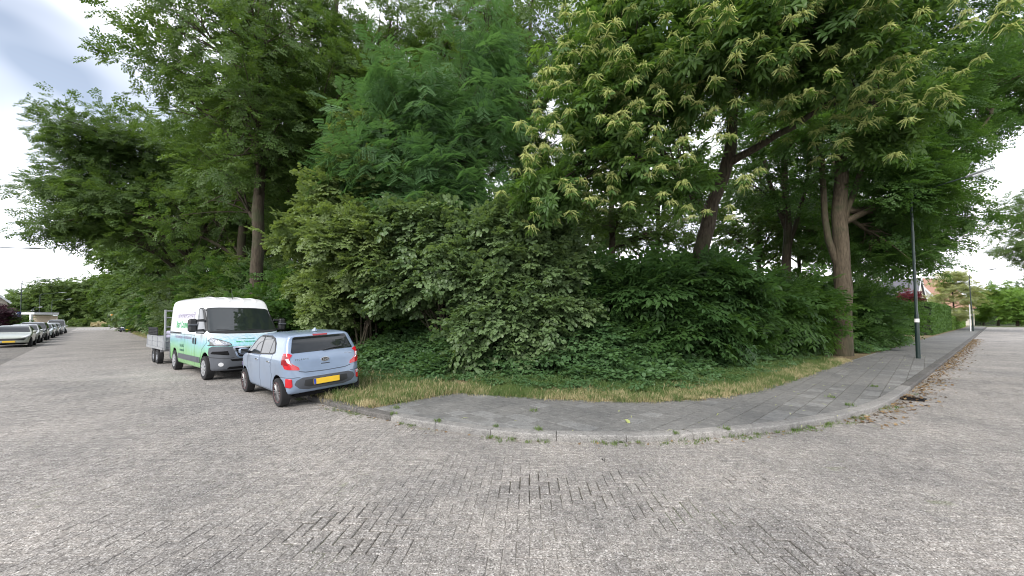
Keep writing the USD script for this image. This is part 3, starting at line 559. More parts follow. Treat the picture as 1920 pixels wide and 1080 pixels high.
# the big beech at the right with two stems and a limb over the right street
bx, by = 14.65, 17.0
tree('big_beech', 'thickest trunk of the picture, smooth brown, standing beside the right pavement', 'tree', [(bx, by, 0.05), (bx + 0.05, by, 4.2), (bx + 0.2, by - 0.1, 10), (bx + 0.3, by, 18)], 0.355,
     [((16.0, 16.5, 14.2), (4.6, 4.4, 4.4), 130), ((19.2, 17.8, 9.8), (2.5, 2.4, 1.5), 50), ((20.6, 19.0, 6.4), (2.3, 2.2, 1.3), 38), ((18.0, 18.6, 6.6), (2.2, 2.0, 1.7), 32), ((24.5, 20.0, 14.2), (3.0, 2.6, 2.4), 50), ((26.6, 20.2, 15.8), (2.8, 2.4, 2.2), 44), ((27.4, 20.5, 13.2), (2.0, 1.8, 0.9), 20), ((12.6, 16.4, 9.4), (2.2, 2.0, 1.5), 20), ((17.4, 17.2, 5.0), (1.8, 1.6, 1.2), 24), ((16.6, 15.9, 8.2), (1.8, 1.0, 1.6), 26), ((17.3, 16.2, 7.0), (1.4, 0.8, 0.9), 22), ((14.2, 15.8, 9.8), (2.0, 1.2, 1.2), 22)],
     'beech', 106, per=10, rc=0.85, gap=0.33, bark=BARK_SMOOTH, sides=14, nlimb=12, limb_lo=0.36,
     forks=[([(bx - 0.05, by, 4.1), (bx - 0.55, by, 5.6), (bx - 0.62, by, 10), (bx - 0.6, by + 0.2, 15)], 0.15, 0.08), ([(bx + 0.2, by, 6.0), (bx + 3.4, by + 0.3, 7.6), (bx + 6.2, by + 1.0, 8.6), (bx + 10.5, by + 2.6, 12.4)], 0.15, 0.05), ([(bx + 0.2, by, 5.8), (bx + 1.3, by, 9), (bx + 2.1, by, 13)], 0.14, 0.06)], zmin=-0.9, flare=1.15)
for i, (s_, m_, h, R, H0, lab) in enumerate([(34, 6.8, 17, 5.2, 3.0, 'beech behind the big smooth trunk, its lower leaves over the first lamp post'), (43, 7.2, 16, 5.0, 3.4, 'beech further along the right pavement above the clipped hedge')]):
    xy = RX(s_, m_); tree('beech_tree', lab, 'tree', straight(*xy, h * 0.9), 0.26, crown(xy, R, H0, h, 130, 120 + i), 'beech', 120 + i, per=9, rc=1.0, gap=0.33, bark=BARK_SMOOTH, scale=1.15)
for i, (x, y, h, R) in enumerate([(-15, 30, 18, 5.5), (-5.5, 29, 18, 5.4), (3.5, 31, 17, 5), (11, 29, 17, 5), (20, 31, 16, 5), (27, 36, 15, 5), (-11, 38, 18, 6), (8, 40, 17, 6)]):
    tree('woodland_tree', 'slim tree deep inside the wood, seen between the front trunks', 'tree', straight(x, y, h * 0.92, (0.5, 0)), 0.20, crown((x, y), R, 5.8, h, 60, 140 + i), 'far', 140 + i, per=8, rc=1.15, gap=0.36, mat_=LEAF['oak'], scale=0.8, group='slim trees deep inside the wood')
# robinia, light and feathery
tree('locust_tree', 'feathery bluish green locust tree in the middle behind the hazel bush', 'tree', [(-3.0, 14.8, 0.05), (-3.1, 14.8, 5), (-3.0, 14.6, 11)], 0.16,
     [((-3.4, 14.2, 9.2), (3.0, 2.0, 2.0), 95), ((-4.4, 13.8, 7.2), (2.0, 1.6, 1.3), 48), ((-2.0, 13.4, 6.4), (2.0, 1.4, 1.2), 48), ((-1.2, 13.6, 5.2), (1.5, 1.2, 0.9), 26), ((-0.8, 13.8, 8.6), (1.5, 1.3, 2.2), 26), ((-3.2, 13.4, 5.0), (1.5, 1.1, 0.8), 22), ((-1.2, 14.4, 12.0), (1.6, 1.5, 2.0), 28)], 'robinia', 160, per=10, rc=0.75, gap=0.33, zmin=-1, drop=0.35)
# sweet chestnut in flower, leaning, overhanging the corner
CT = tree('chestnut_tree', 'leaning sweet chestnut in flower, its branches hanging over the corner with pale yellow catkins', 'tree', [(6.0, 13.2, 0.05), (6.3, 13.1, 3.6), (7.3, 12.6, 7.0), (7.6, 12.2, 12.5)], 0.30,
     [((5.2, 9.6, 9.0), (3.4, 2.3, 1.7), 84), ((8.6, 9.8, 8.8), (2.5, 2.3, 1.6), 76), ((2.8, 10.2, 7.0), (1.9, 1.4, 1.5), 36), ((1.3, 10.4, 5.3), (1.1, 0.9, 0.6), 15), ((9.5, 9.9, 7.0), (0.9, 1.0, 0.7), 14), ((4.3, 10.2, 5.6), (1.4, 1.1, 0.6), 13), ((7.2, 11.6, 10.8), (4.2, 2.6, 2.2), 52), ((3.0, 10.6, 8.8), (1.8, 1.5, 1.6), 40)], 'chestnut', 170, per=8, rc=0.62, gap=0.36, nlimb=12, zmin=-1, drop=0.15, limb_lo=0.45,
     forks=[([(6.7, 12.9, 5.2), (5.2, 11.8, 6.2), (4.2, 11.2, 7.2), (4.6, 10.6, 8.4)], 0.14, 0.05), ([(7.2, 12.6, 6.9), (8.6, 11.4, 7.6), (9.6, 10.4, 8.2)], 0.14, 0.05)])
rc_ = np.random.default_rng(171); cat_protos = [catkins(rc_) for _ in range(4)]
lob = [((5.2, 9.6, 9.0), (3.5, 2.4, 1.8), 92), ((8.6, 9.8, 8.8), (2.5, 2.3, 1.6), 80), ((2.8, 10.2, 7.0), (1.9, 1.4, 1.5), 40), ((1.3, 10.4, 5.3), (1.1, 0.9, 0.6), 18), ((9.5, 9.9, 7.0), (0.9, 1.0, 0.7), 16), ((4.3, 10.2, 5.5), (1.6, 1.2, 0.8), 20)]
base = np.array([6.0, 13.2, 0.05]); CK = []
for c, r, n in lob:
    c, r = np.array(c), np.array(r); d = nrm(rc_.standard_normal((n * 6, 3)) + 1.1 * nrm(EYEP - c) + np.array([0, 0, 0.25])); p = c + d * (r + rc_.uniform(0.30, 0.75, (n * 6, 1))); p = p[meshkit.noise(p * 0.9, 77) > 0.30][:int(n * 1.9)]
    for q in p:
        a = rc_.uniform(0, 6.28); s = rc_.uniform(0.85, 1.35); v, f = cat_protos[int(rc_.integers(4))]; R_ = np.array([[math.cos(a), -math.sin(a), 0], [math.sin(a), math.cos(a), 0], [0, 0, 1]])
        CK.append((np.hypot(*(q - EYEP)[:2]), v * s @ R_.T + q - base, f))

CK.sort(key=lambda c: c[0]); rest = MB()
for k, (_, v, f) in enumerate(CK):
    if k < 300: obj('catkin_cluster', (v, f), LEAF['catkin'], CT)
    else: rest.add(v, f)
if rest.n: obj('further_catkins', rest.out(), LEAF['catkin'], CT, kind='stuff')
ro = np.array([c[1].mean(0) for c in CK]); nR = len(ro); instancer('flowering_shoots', CT, [rosette(rc_, leaf(0.19, 0.068, LANCE, droop=0.4), 9, tilt=0.25) for _ in range(2)], LEAF['chestnut'], ro - [0, 0, 0.05], frames(rc_.standard_normal((nR, 3)) * [1, 1, 0.2], np.array([0, -0.3, 1.0]) + 0.3 * rc_.standard_normal((nR, 3))), rc_.uniform(0.8, 1.1, nR), rc_.integers(0, 2, nR), kind='stuff')

# ------------------------------------------------------------------ shrubs at the edge of the wood
bush('hazel_bush', 'large rounded hazel bush with grey green leaves in the middle of the wood edge', 'bush', (0.3, 12.6, 0.1),
     [((0.35, 12.2, 3.2), (1.9, 1.2, 1.9), 150), ((-0.4, 11.5, 1.5), (1.2, 0.8, 1.2), 64), ((1.0, 11.6, 1.5), (1.1, 0.8, 1.2), 64), ((0.0, 12.2, 4.5), (1.1, 0.9, 0.7), 34)], 'hazel', 200, per=10, rc=0.48, gap=0.28, stems=10)
bush('hazel_bush', 'hazel bush with arching branches over a dark hollow beside the silver blue car', 'bush', (-2.2, 13.0, 0.1),
     [((-2.0, 12.4, 3.9), (1.8, 1.0, 0.95), 100), ((-3.4, 12.5, 2.7), (1.0, 0.7, 0.6), 30), ((-2.9, 12.6, 4.9), (1.2, 0.9, 0.6), 40), ((-1.5, 12.0, 3.1), (1.1, 0.8, 0.5), 40)], 'hazel', 201, per=10, rc=0.48, gap=0.30, stems=9)
bush('maple_bush', 'yellowish green field maple leaning out above the roof of the car', 'bush', (-5.4, 14.2, 0.1),
     [((-5.2, 13.2, 4.3), (1.7, 1.2, 1.2), 100), ((-6.6, 14.2, 5.3), (1.4, 1.0, 0.9), 55), ((-4.4, 13.0, 3.3), (1.3, 0.9, 0.6), 46), ((-5.6, 14.0, 6.6), (1.5, 1.1, 1.2), 60), ((-5.4, 14.4, 8.3), (1.2, 1.0, 1.0), 30)], 'maple', 202, per=11, rc=0.5, gap=0.30, stems=9)
bush('maple_bush', 'pale maple sapling with layered sprays right of the van roof', 'bush', (-6.4, 15.2, 0.1),
     [((-6.8, 14.7, 3.4), (1.5, 1.0, 1.0), 70), ((-8.3, 15.0, 4.9), (1.3, 0.9, 0.4), 30), ((-7.5, 15.2, 3.2), (1.0, 0.8, 0.8), 30), ((-6.2, 14.2, 2.1), (1.0, 0.7, 0.7), 40), ((-5.5, 13.6, 2.4), (0.9, 0.7, 0.6), 26)], 'maple', 203, per=10, rc=0.48, gap=0.30)
bush('sapling_bush', 'young sweet chestnuts with long pointed leaves right of the hazel bush', 'bush', (4.2, 13.2, 0.1),
     [((2.6, 12.7, 1.9), (1.2, 0.8, 0.9), 42), ((4.0, 12.5, 2.6), (1.3, 0.9, 0.7), 42), ((5.4, 12.7, 2.1), (1.2, 0.8, 0.8), 40), ((3.4, 12.3, 1.1), (1.4, 0.6, 0.5), 30), ((6.6, 13.0, 2.9), (1.2, 0.8, 0.7), 34), ((7.9, 13.6, 1.9), (1.1, 0.7, 0.9), 30), ((5.9, 12.4, 1.1), (1.2, 0.6, 0.5), 22)], 'sapling', 204, per=7, rc=0.55, gap=0.36, flat=0.5, drop=0.2)
bush('dark_bush', 'dark leafy undergrowth shrub left of the big beech trunk', 'bush', (10.4, 15.6, 0.1), [((9.6, 15.4, 1.8), (1.8, 1.1, 1.3), 70), ((12.0, 16.6, 1.8), (1.7, 1.1, 1.4), 60)], 'sapling', 205, per=9, rc=0.6, gap=0.25, mat_=LEAF['beech'])
bush('dark_bush', 'dark leafy shrub right of the big beech trunk behind the nettles', 'bush', (19, 21.5, 0.1), [((18.2, 20.6, 1.7), (1.6, 1.3, 1.5), 60), ((21.5, 23.0, 1.8), (1.8, 1.3, 1.6), 60), ((23.6, 24.6, 1.5), (1.4, 1.2, 1.2), 30)], 'beech', 206, per=10, rc=0.65, gap=0.22)
# deeper understorey closes the wood below about six metres
ud = [(-9.5, 17.0, 2.6, 3.6), (-4.6, 17.4, 2.6, 4.6), (-3.6, 15.6, 2.2, 3.4), (-0.5, 17.2, 2.6, 4.6), (3.4, 17.0, 2.6, 4.2), (7.2, 17.2, 2.4, 4.0), (10.8, 19.2, 2.6, 3.8), (16.6, 22.0, 2.4, 3.8), (-7, 23.5, 3.2, 5.6), (-1.5, 24, 3.2, 5.0), (4, 24.5, 3.2, 5.6), (9.5, 24.5, 3.2, 5.6), (15, 26.5, 3.2, 4.8), (21.5, 28, 3.0, 5.0), (-13.5, 21.5, 2.6, 5.0), (-17.5, 24.5, 2.8, 5.4), (27, 31, 3.0, 5.0), (31, 34, 3, 4.6)]
for i, (x, y, R, h) in enumerate(ud):
    bush('understorey_bush', 'dark shrub in the shade inside the wood', 'bush', (x, y, 0.1), [((x, y, h * 0.5), (R, R * 0.7, h * 0.5), 60)], 'far', 220 + i, per=9, rc=0.8, gap=0.2, scale=0.62, mat_=LEAF['beech'], group='dark shrubs in the shade inside the wood', power=0.4, zmin=-0.95)
for i, (t_, n_, R, h) in enumerate([(19.5, 6.4, 1.8, 3.6), (24.5, 6.8, 2.1, 5.2), (29, 6.6, 2.2, 5.8), (34, 6.6, 2.3, 6.2), (39.5, 6.3, 2.4, 6.0), (45.5, 6.4, 2.6, 6.4), (52, 6.2, 2.8, 6.2), (59, 6.4, 2.9, 6.4), (67, 6.2, 3.1, 6.2), (76, 6.2, 3.2, 5.4), (86, 6.0, 3.4, 5.4), (97, 6, 3.4, 5.4)]):
    x, y = LX(t_, n_); sp = 'beech' if i < 5 else 'far'
    bush('roadside_bush', ['green shrub against the side of the van', 'green shrub behind the rear of the van', 'green shrub beside the front of the trailer', 'green shrub beside the trailer tail', 'first green shrub left of the trailer', 'second green shrub left of the trailer', 'third green shrub left of the trailer', 'green shrub halfway between trailer and small dark blue car', 'green shrub just right of the small dark blue car', 'green shrub hanging over the small dark blue car', 'green shrub behind the small dark blue car', 'farthest green shrub near the orange sign'][i], 'bush', (x, y, 0.1), [((x, y, h * 0.5), (R * 1.25, R, h * 0.52), 78)], sp, 240 + i, per=9, rc=0.7, gap=0.2, scale=1.0 if i < 5 else 0.7, mat_=(LEAF['beech'], LEAF['hazel'], LEAF['far'])[i % 3], group='green shrubs along the left street', power=0.35, zmin=-0.95)

# ------------------------------------------------------------------ brambles, grass, litter
rg = np.random.default_rng(300)
INL = sg.LineString([tuple(L(t, 4.0)[:2]) for t in (70, 40, 20, 12)] + [(-3.2, 8.9), (-1.5, 8.75)] + list(map(tuple, INNER)))
def band_points(n, d0, d1, smax, bias=1.0):
    s = rg.random(n) ** bias * smax; d = d0 + (d1 - d0) * rg.random(n)
    P0 = shapely.get_coordinates(shapely.line_interpolate_point(INL, s)); P1 = shapely.get_coordinates(shapely.line_interpolate_point(INL, s + 0.05)); T_ = nrm(P1 - P0)
    return P0 + np.column_stack([-T_[:, 1], T_[:, 0]]) * d[:, None], d
LEN0 = INL.project(sg.Point(-1.5, 8.75))
def along(n, t0, t1): return rg.uniform(t0, t1, n)
def band(n, s0, s1, d0, d1):
    s = rg.uniform(s0, s1, n); d = rg.uniform(d0, d1, n); P0 = shapely.get_coordinates(shapely.line_interpolate_point(INL, s)); P1 = shapely.get_coordinates(shapely.line_interpolate_point(INL, s + 0.05)); T_ = nrm(P1 - P0)
    return P0 + np.column_stack([-T_[:, 1], T_[:, 0]]) * d[:, None], d
def scatter(name, P, z, protos, m_, sc, label, cat, updir=None, tilt=0.35, **k):
    n = len(P); a = rg.uniform(0, 2 * np.pi, n); xd = np.column_stack([np.cos(a), np.sin(a), rg.uniform(-.2, .3, n)]); up = np.column_stack([rg.normal(0, tilt, (n, 2)), np.ones(n)])
    return instancer(name, None, protos, m_, np.column_stack([P, z]), frames(xd, up), sc, rg.integers(0, len(protos), n), kind='stuff', label=label, category=None, **k) if False else tag(instancer(name, None, protos, m_, np.column_stack([P, z]), frames(xd, up), sc, rg.integers(0, len(protos), n)), label, cat, kind='stuff')
P, d = band(4000, LEN0 - 7.5, LEN0 + 30, 1.75, 4.6); lf_ = np.array([INL.project(sg.Point(*q)) < LEN0 - 0.5 for q in P])
hgt = np.clip(0.18 + 0.48 * (d - 1.65), 0, 1.25) * (0.55 + 0.9 * meshkit.noise(np.column_stack([P * 0.8, P[:, 0] * 0]), 4)); z = 0.12 + hgt * rg.uniform(0.45, 1.0, len(P))
scatter('brambles', P, z, SPR['under'], LEAF['under'], rg.uniform(0.95, 1.6, len(P)), 'low brambles and nettles in front of the shrubs', 'undergrowth')
P, d = band(1500, LEN0 - 7, LEN0 + 16, 0.7, 2.3); scatter('low_weeds', P, 0.09 + rg.uniform(0.0, 0.22, len(P)), SPR['under'], LEAF['under'], rg.uniform(0.35, 0.8, len(P)), 'low broad leaved weeds where grass meets brambles', 'undergrowth')
P, d = band(1100, LEN0 + 22, LEN0 + 36, 0.25, 2.2); z = 0.15 + rg.uniform(0.05, 0.55, len(P)) * (0.4 + 0.5 * d)
scatter('nettles', P, z, SPR['under'], LEAF['under'], rg.uniform(0.8, 1.3, len(P)), 'nettles growing up to the right pavement beside the first lamp post', 'undergrowth')
def tuft(rnd, n, h, spread, w=0.006):
    mb = MB()
    for _ in range(n):
        a = rnd.uniform(0, 6.28); d = np.array([math.cos(a), math.sin(a), 0]); b = np.array([*rnd.normal(0, spread, 2), 0]); l = h * rnd.uniform(0.5, 1.15); lean = rnd.uniform(0.1, 0.8); s = np.array([-d[1], d[0], 0]) * w * rnd.uniform(0.6, 1.2)
        p1 = b + d * l * lean * 0.3 + np.array([0, 0, l * 0.6]); p2 = b + d * l * lean + np.array([0, 0, l * (1 - 0.3 * lean)])
        mb.add(np.array([b - s, b + s, p1 - s * 0.8, p1 + s * 0.8, p2]), np.array([[0, 1, 3], [0, 3, 2], [2, 3, 4]]))
    return mb.out()
TUF = [tuft(rg, 44, 0.19, 0.09, 0.0042) for _ in range(3)]; TUFS = [tuft(rg, 52, 0.14, 0.11, 0.0042) for _ in range(3)]
P, d = band(5200, LEN0 - 3.4, LEN0 + 17, 0.03, 1.9); nz = meshkit.fbm(np.column_stack([P * 0.7, P[:, 0] * 0]), 3, 8)
dry = (d + 2.6 * (nz - 0.5) + rg.normal(0, 0.32, len(d))) < 0.66
scatter('dry_grass', P[dry], np.full(dry.sum(), 0.095), TUFS, LEAF['straw'], rg.uniform(0.35, 1.0, dry.sum()), 'strip of dry yellow grass along the pavement edge', 'grass', tilt=0.25)
gr = ~dry; scatter('green_grass', P[gr], np.full(gr.sum(), 0.095), TUF, LEAF['grass'], rg.uniform(0.5, 1.25, gr.sum()) * (0.6 + 0.3 * d[gr]), 'green grass between the dry strip and the brambles', 'grass', tilt=0.25)
P, d = band(1500, LEN0 - 3.6, LEN0 + 15, 0.0, 0.9); scatter('grass_mix', P, np.full(len(P), 0.095), TUF, LEAF['grass'], rg.uniform(0.4, 0.9, len(P)), 'scattered green tufts in the dry grass strip', 'grass', tilt=0.25)
s = rg.uniform(8.6, 70, 4200) ; nn = rg.uniform(3.62, 5.8, 4200); P = np.array([L(a, b)[:2] for a, b in zip(s, nn)]); dry = rg.random(len(P)) < 0.45
VP_ = VERGE.intersection(sg.Polygon([(-7.5, 7.0), (-1.25, 7.0), (-1.25, 9.2), (-4.2, 10.6), (-7.5, 12.2)])); bb = VP_.bounds; Q = np.column_stack([rg.uniform(bb[0], bb[2], 9000), rg.uniform(bb[1], bb[3], 9000)]); Q = Q[shapely.contains_xy(VP_, *Q.T)][:2200]; dq = rg.random(len(Q)) < 0.58
scatter('corner_grass', Q[dq], np.full(dq.sum(), 0.083), TUFS, LEAF['straw'], rg.uniform(0.45, 1.15, dq.sum()), 'tall dry grass between the blue car and the corner pavement', 'grass', tilt=0.25)
scatter('corner_grass', Q[~dq], np.full((~dq).sum(), 0.083), TUF, LEAF['grass'], rg.uniform(0.5, 1.25, (~dq).sum()), 'green tufts between the blue car and the corner pavement', 'grass', tilt=0.25)
scatter('verge_grass', P[dry], np.full(dry.sum(), 0.095), TUFS, LEAF['straw'], rg.uniform(0.7, 1.3, dry.sum()), 'dry grass along the left street beside car, van and trailer', 'grass')
scatter('verge_grass', P[~dry], np.full((~dry).sum(), 0.095), TUF, LEAF['grass'], rg.uniform(0.6, 1.2, (~dry).sum()), 'green grass along the left street beside car, van and trailer', 'grass')
# weeds in the kerb joint and fallen leaves in the right gutter
k0, k1 = [int(np.argmin(np.linalg.norm(KERB - p, axis=1))) for p in ((-4.6, 8.7), (9.5, 9.2))]
kk = np.sort(rg.integers(k0, k1, 260)); kk = kk[meshkit.noise(np.column_stack([KERB[kk] * 1.5, kk * 0]), 6) > 0.45]; P = KERB[kk] - KIN[kk] * rg.uniform(0.0, 0.35, (len(kk), 1)) ** 1.5
scatter('kerb_weeds', P, np.full(len(P), -0.005), [tuft(rg, 16, 0.06, 0.04, 0.004) for _ in range(2)], LEAF['grass'], rg.uniform(0.4, 1.1, len(P)), 'small weeds growing in the joint below the kerb', 'weeds', tilt=0.2)
P = np.array([G(*p, 0.1)[:2] for p in ((735, 776), (820, 790), (770, 748), (1010, 806), (1265, 812), (1362, 805), (1560, 745), (1590, 760), (1640, 725), (1000, 770), (1120, 752), (700, 762), (745, 765), (930, 800))]); P = np.vstack([P + rg.normal(0, 0.03, P.shape) for _ in range(5)])
scatter('pavement_weeds', P, np.full(len(P), 0.098), [tuft(rg, 14, 0.08, 0.03, 0.004) for _ in range(2)], LEAF['grass'], rg.uniform(0.4, 1.0, len(P)), 'little weeds in the joints of the pavement tiles', 'weeds', tilt=0.2)
LIT = [leaf(0.09, 0.045, OVAL, 0.5, 0.4), leaf(0.07, 0.05, OVAL, 0.3, -0.3), leaf(0.13, 0.016, SIMPLE, 0.4, 0.4)]
k0, k1 = [int(np.argmin(np.linalg.norm(KERB - p, axis=1))) for p in ((5.6, 6.6), Rr(48, 1.33)[:2])]
kk = rg.integers(k0, k1, 2600); P = KERB[kk] - KIN[kk] * np.abs(rg.normal(0.08, 0.22, (len(kk), 1)))
scatter('fallen_leaves', P, np.full(len(P), 0.004) + rg.uniform(0, 0.02, len(P)), LIT, LEAF['litter'], rg.uniform(0.5, 1.15, len(P)), 'brown and yellow fallen leaves in the gutter of the right kerb', 'leaf litter', tilt=0.4)
k0, k1 = [int(np.argmin(np.linalg.norm(KERB - p, axis=1))) for p in ((-4.2, 8.2), (5.8, 6.7))]
kk = rg.integers(k0, k1, 200); P = np.vstack([KERB[kk] - KIN[kk] * np.abs(rg.normal(0.04, 0.12, (len(kk), 1))), band(420, LEN0 + 0.5, LEN0 + 14, -0.05, 0.25)[0]])
zz = np.where(np.arange(len(P)) < len(kk), 0.003, 0.115)
scatter('gutter_litter', P, zz, LIT, LEAF['litter'], rg.uniform(0.3, 0.8, len(P)), 'bits of dry leaf along the corner kerb and the grass edge', 'leaf litter', tilt=0.4)
P, _ = band(60, LEN0 + 1, LEN0 + 22, -2.2, -0.1); scatter('dropped_catkins', P, np.full(len(P), 0.108), LIT[2:], LEAF['catkin'], rg.uniform(0.5, 1.1, len(P)), 'dropped pale catkins lying on the pavement', 'leaf litter', tilt=0.1)

# ------------------------------------------------------------------ vehicles: bodies as smooth solids, panes and trim cut out of the same solid
from scipy.ndimage import map_coordinates
def chaikin(p, n=2, closed=True):
    p = np.asarray(p, float)
    for _ in range(n):
        a, b = p, np.roll(p, -1, 0); p = np.stack([0.75 * a + 0.25 * b, 0.25 * a + 0.75 * b], 1).reshape(-1, 2)
    return p
def sd2(poly, X, Y):
    p = np.asarray(poly, float); q = np.roll(p, -1, 0); P_ = np.stack([X.ravel(), Y.ravel()], 1); best = np.full(len(P_), 1e9)
    for a, b in zip(p, q):
        e = b - a; w = P_ - a; t = np.clip((w @ e) / (e @ e + 1e-12), 0, 1); best = np.minimum(best, ((w - t[:, None] * e) ** 2).sum(1))
    return (np.sqrt(best) * np.where(shapely.contains_xy(sg.Polygon(p), P_[:, 0], P_[:, 1]), -1, 1)).reshape(X.shape)
def smax(a, b, k): return 0.5 * (a + b + np.sqrt((a - b) ** 2 + k * k))
class Solid:
    def __init__(s, side, front, plan, k=0.05, res=0.025, arches=(), rounds=(2, 2, 2)):
        side, front, plan = chaikin(side, rounds[0]), chaikin(front, rounds[1]), chaikin(plan, rounds[2])
        lo = np.array([side[:, 0].min(), front[:, 0].min(), side[:, 1].min()]) - 4 * res; hi = np.array([side[:, 0].max(), front[:, 0].max(), side[:, 1].max()]) + 4 * res
        s.lo, s.h = lo, res; ax = [np.arange(l, h_ + res, res) for l, h_ in zip(lo, hi)]; s.ax = ax
        fs = sd2(side, *np.meshgrid(ax[0], ax[2], indexing='ij'))[:, None, :]; ff = sd2(front, *np.meshgrid(ax[1], ax[2], indexing='ij'))[None]; fp = sd2(plan, *np.meshgrid(ax[0], ax[1], indexing='ij'))[:, :, None]
        f = smax(smax(fs, ff, k), fp, k)
        for x, r, depth in arches:
            c = np.sqrt((ax[0] - x)[:, None] ** 2 + (ax[2] - r[1])[None] ** 2)[:, None, :] - r[0]; c = np.maximum(c, (depth - np.abs(ax[1]))[None, :, None]); f = np.maximum(f, -c)
        s.f = f; s.cache = {}
    def at(s, p): return map_coordinates(s.f, ((p - s.lo) / s.h).T, order=1, mode='nearest')
    def mesh(s, level=0.0):
        if level in s.cache: return s.cache[level]
        g = s.f - level; n = np.array(g.shape); ins = g < 0
        cid = -np.ones(n - 1, int); acc = np.zeros((*(n - 1), 3)); cnt = np.zeros(n - 1)
        for axis in range(3):
            o = [a for a in range(3) if a != axis]
            for i in (0, 1):
                for j in (0, 1):
                    sl0 = [None] * 3; sl0[o[0]] = slice(i, n[o[0]] - 1 + i); sl0[o[1]] = slice(j, n[o[1]] - 1 + j); sl1 = list(sl0); sl0[axis] = slice(0, n[axis] - 1); sl1[axis] = slice(1, n[axis])
                    a, b = g[tuple(sl0)], g[tuple(sl1)]; cross = (a < 0) != (b < 0); t = np.where(cross, a / np.where(cross, a - b, 1), 0)
                    off = np.zeros((*cross.shape, 3)); off[..., axis] = t; off[..., o[0]] = i; off[..., o[1]] = j; acc += off * cross[..., None]; cnt += cross
        on = cnt > 0; cid[on] = np.arange(on.sum()); V = (np.argwhere(on) + acc[on] / cnt[on][:, None]) * s.h + s.lo; F_ = []
        for axis in range(3):
            o1, o2 = (axis + 1) % 3, (axis + 2) % 3; a = np.moveaxis(ins, axis, 0)[:-1]; b = np.moveaxis(ins, axis, 0)[1:]
            e = np.argwhere(np.moveaxis(a != b, 0, axis)); e = e[(e[:, o1] > 0) & (e[:, o2] > 0)]; e = e[(e[:, o1] < n[o1] - 1) & (e[:, o2] < n[o2] - 1)]
            c = []
            for d1, d2 in ((-1, -1), (0, -1), (0, 0), (-1, 0)):
                q = e.copy(); q[:, o1] += d1; q[:, o2] += d2; c.append(cid[tuple(q.T)])
            q = np.stack(c, 1); fl = ~ins[tuple(e.T)]; q[fl] = q[fl][:, ::-1]; F_ += [q[:, [0, 1, 2]], q[:, [0, 2, 3]]]
        s.cache[level] = (V, np.vstack(F_)); return s.cache[level]
    def solid(s, level):
        key = ('m', level)
        if key not in s.cache:
            v, f = s.mesh(level); s.cache[key] = m3.Manifold(m3.Mesh(np.asarray(v, np.float32), np.asarray(f, np.uint32)))
        return s.cache[key]
    def cut(s, pr, out=0.004, inn=-0.015):
        """the skin of the solid inside a prism"""
        return (s.solid(out) ^ pr) - s.solid(inn)
    def skin_x(s, y, z, front=False):
        xs = s.ax[0]; p = np.column_stack([xs, np.full(len(xs), y), np.full(len(xs), z)]); v = s.at(p); i = np.nonzero(v < 0)[0]; a = i[-1] if front else i[0]; b = a + 1 if front else a - 1; return xs[a] + (xs[b] - xs[a]) * v[a] / (v[a] - v[b])
    def skin_y(s, x, z, right=True):
        ys = s.ax[1]; p = np.column_stack([np.full(len(ys), x), ys, np.full(len(ys), z)]); v = s.at(p); i = np.nonzero(v < 0)[0]; a = i[0] if right else i[-1]; b = a - 1 if right else a + 1; return ys[a] + (ys[b] - ys[a]) * v[a] / (v[a] - v[b])
def rpoly(pts, r=0.02):
    g = sg.Polygon(pts); return g.buffer(-r).buffer(r, quad_segs=3) if r else g
def mprism(poly, axis, lo, hi):
    """prism of a shapely polygon: axis 'y' for (x,z) outlines, 'x' for (y,z), 'z' for (x,y)"""
    out = None
    for g in getattr(poly, 'geoms', [poly]):
        rings = [np.array(sg.polygon.orient(g, 1.0).exterior.coords)[:-1]] + [np.array(r.coords)[:-1] for r in g.interiors]
        c = m3.CrossSection([np.asarray(r, float) for r in rings], m3.FillRule.EvenOdd).extrude(hi - lo)
        T_ = {'y': [[1, 0, 0, 0], [0, 0, 1, lo], [0, 1, 0, 0]], 'x': [[0, 0, 1, lo], [1, 0, 0, 0], [0, 1, 0, 0]], 'z': [[1, 0, 0, 0], [0, 1, 0, 0], [0, 0, 1, lo]]}[axis]
        M4 = np.array(T_, float); c = c.transform(M4)
        if c.volume() < 0: c = c.mirror((0, 0, 0)) if False else c
        out = c if out is None else out + c
    return out
def mir(poly): return shapely.affinity.scale(poly, xfact=-1, yfact=1, origin=(0, 0))
import shapely.affinity
def line_poly(pts, w=0.008): return sg.LineString(pts).buffer(w / 2, cap_style=2, quad_segs=2)

def paint(name, col, metal=0.35, rough=0.32): 
    c = np.array(col); return mat(name, {'g': ('texture_coordinate', {}), 'n': ('noise_texture', {'scale': 2.2, 'detail': 5.0}), 'r': ('rgb_ramp', {'ramp': [(0.3, tuple(c * 0.93)), (0.7, tuple(c * 1.04))]}),
        'rr': ('map_range', {'from_min': 0.3, 'from_max': 0.7, 'to_min': rough, 'to_max': rough + 0.14}), 'p': ('principled_bsdf', {'metallic': metal, 'coat_weight': 0.8, 'coat_roughness': 0.06})},
        [('g.object', 'n.vector'), ('n.fac', 'r.fac'), ('n.fac', 'rr.value'), ('r.color', 'p.base_color'), ('rr.result', 'p.roughness')])
def glassmat(name, col=(0.010, 0.012, 0.013), rough=0.02, spec=0.6): return mat(name, {'p': ('principled_bsdf', {'base_color': col, 'roughness': rough, 'specular_ior_level': spec})}, [])
P_GLASS = glassmat('car_glass', spec=0.7); P_TYRE = plain('tyre_rubber', (0.022, 0.022, 0.023), 0.8, spec=0.25); P_BLACK = plain('black_plastic', (0.022, 0.023, 0.025), 0.55); P_DARK = plain('dark_underside', (0.010, 0.010, 0.011), 0.9, spec=0.1)
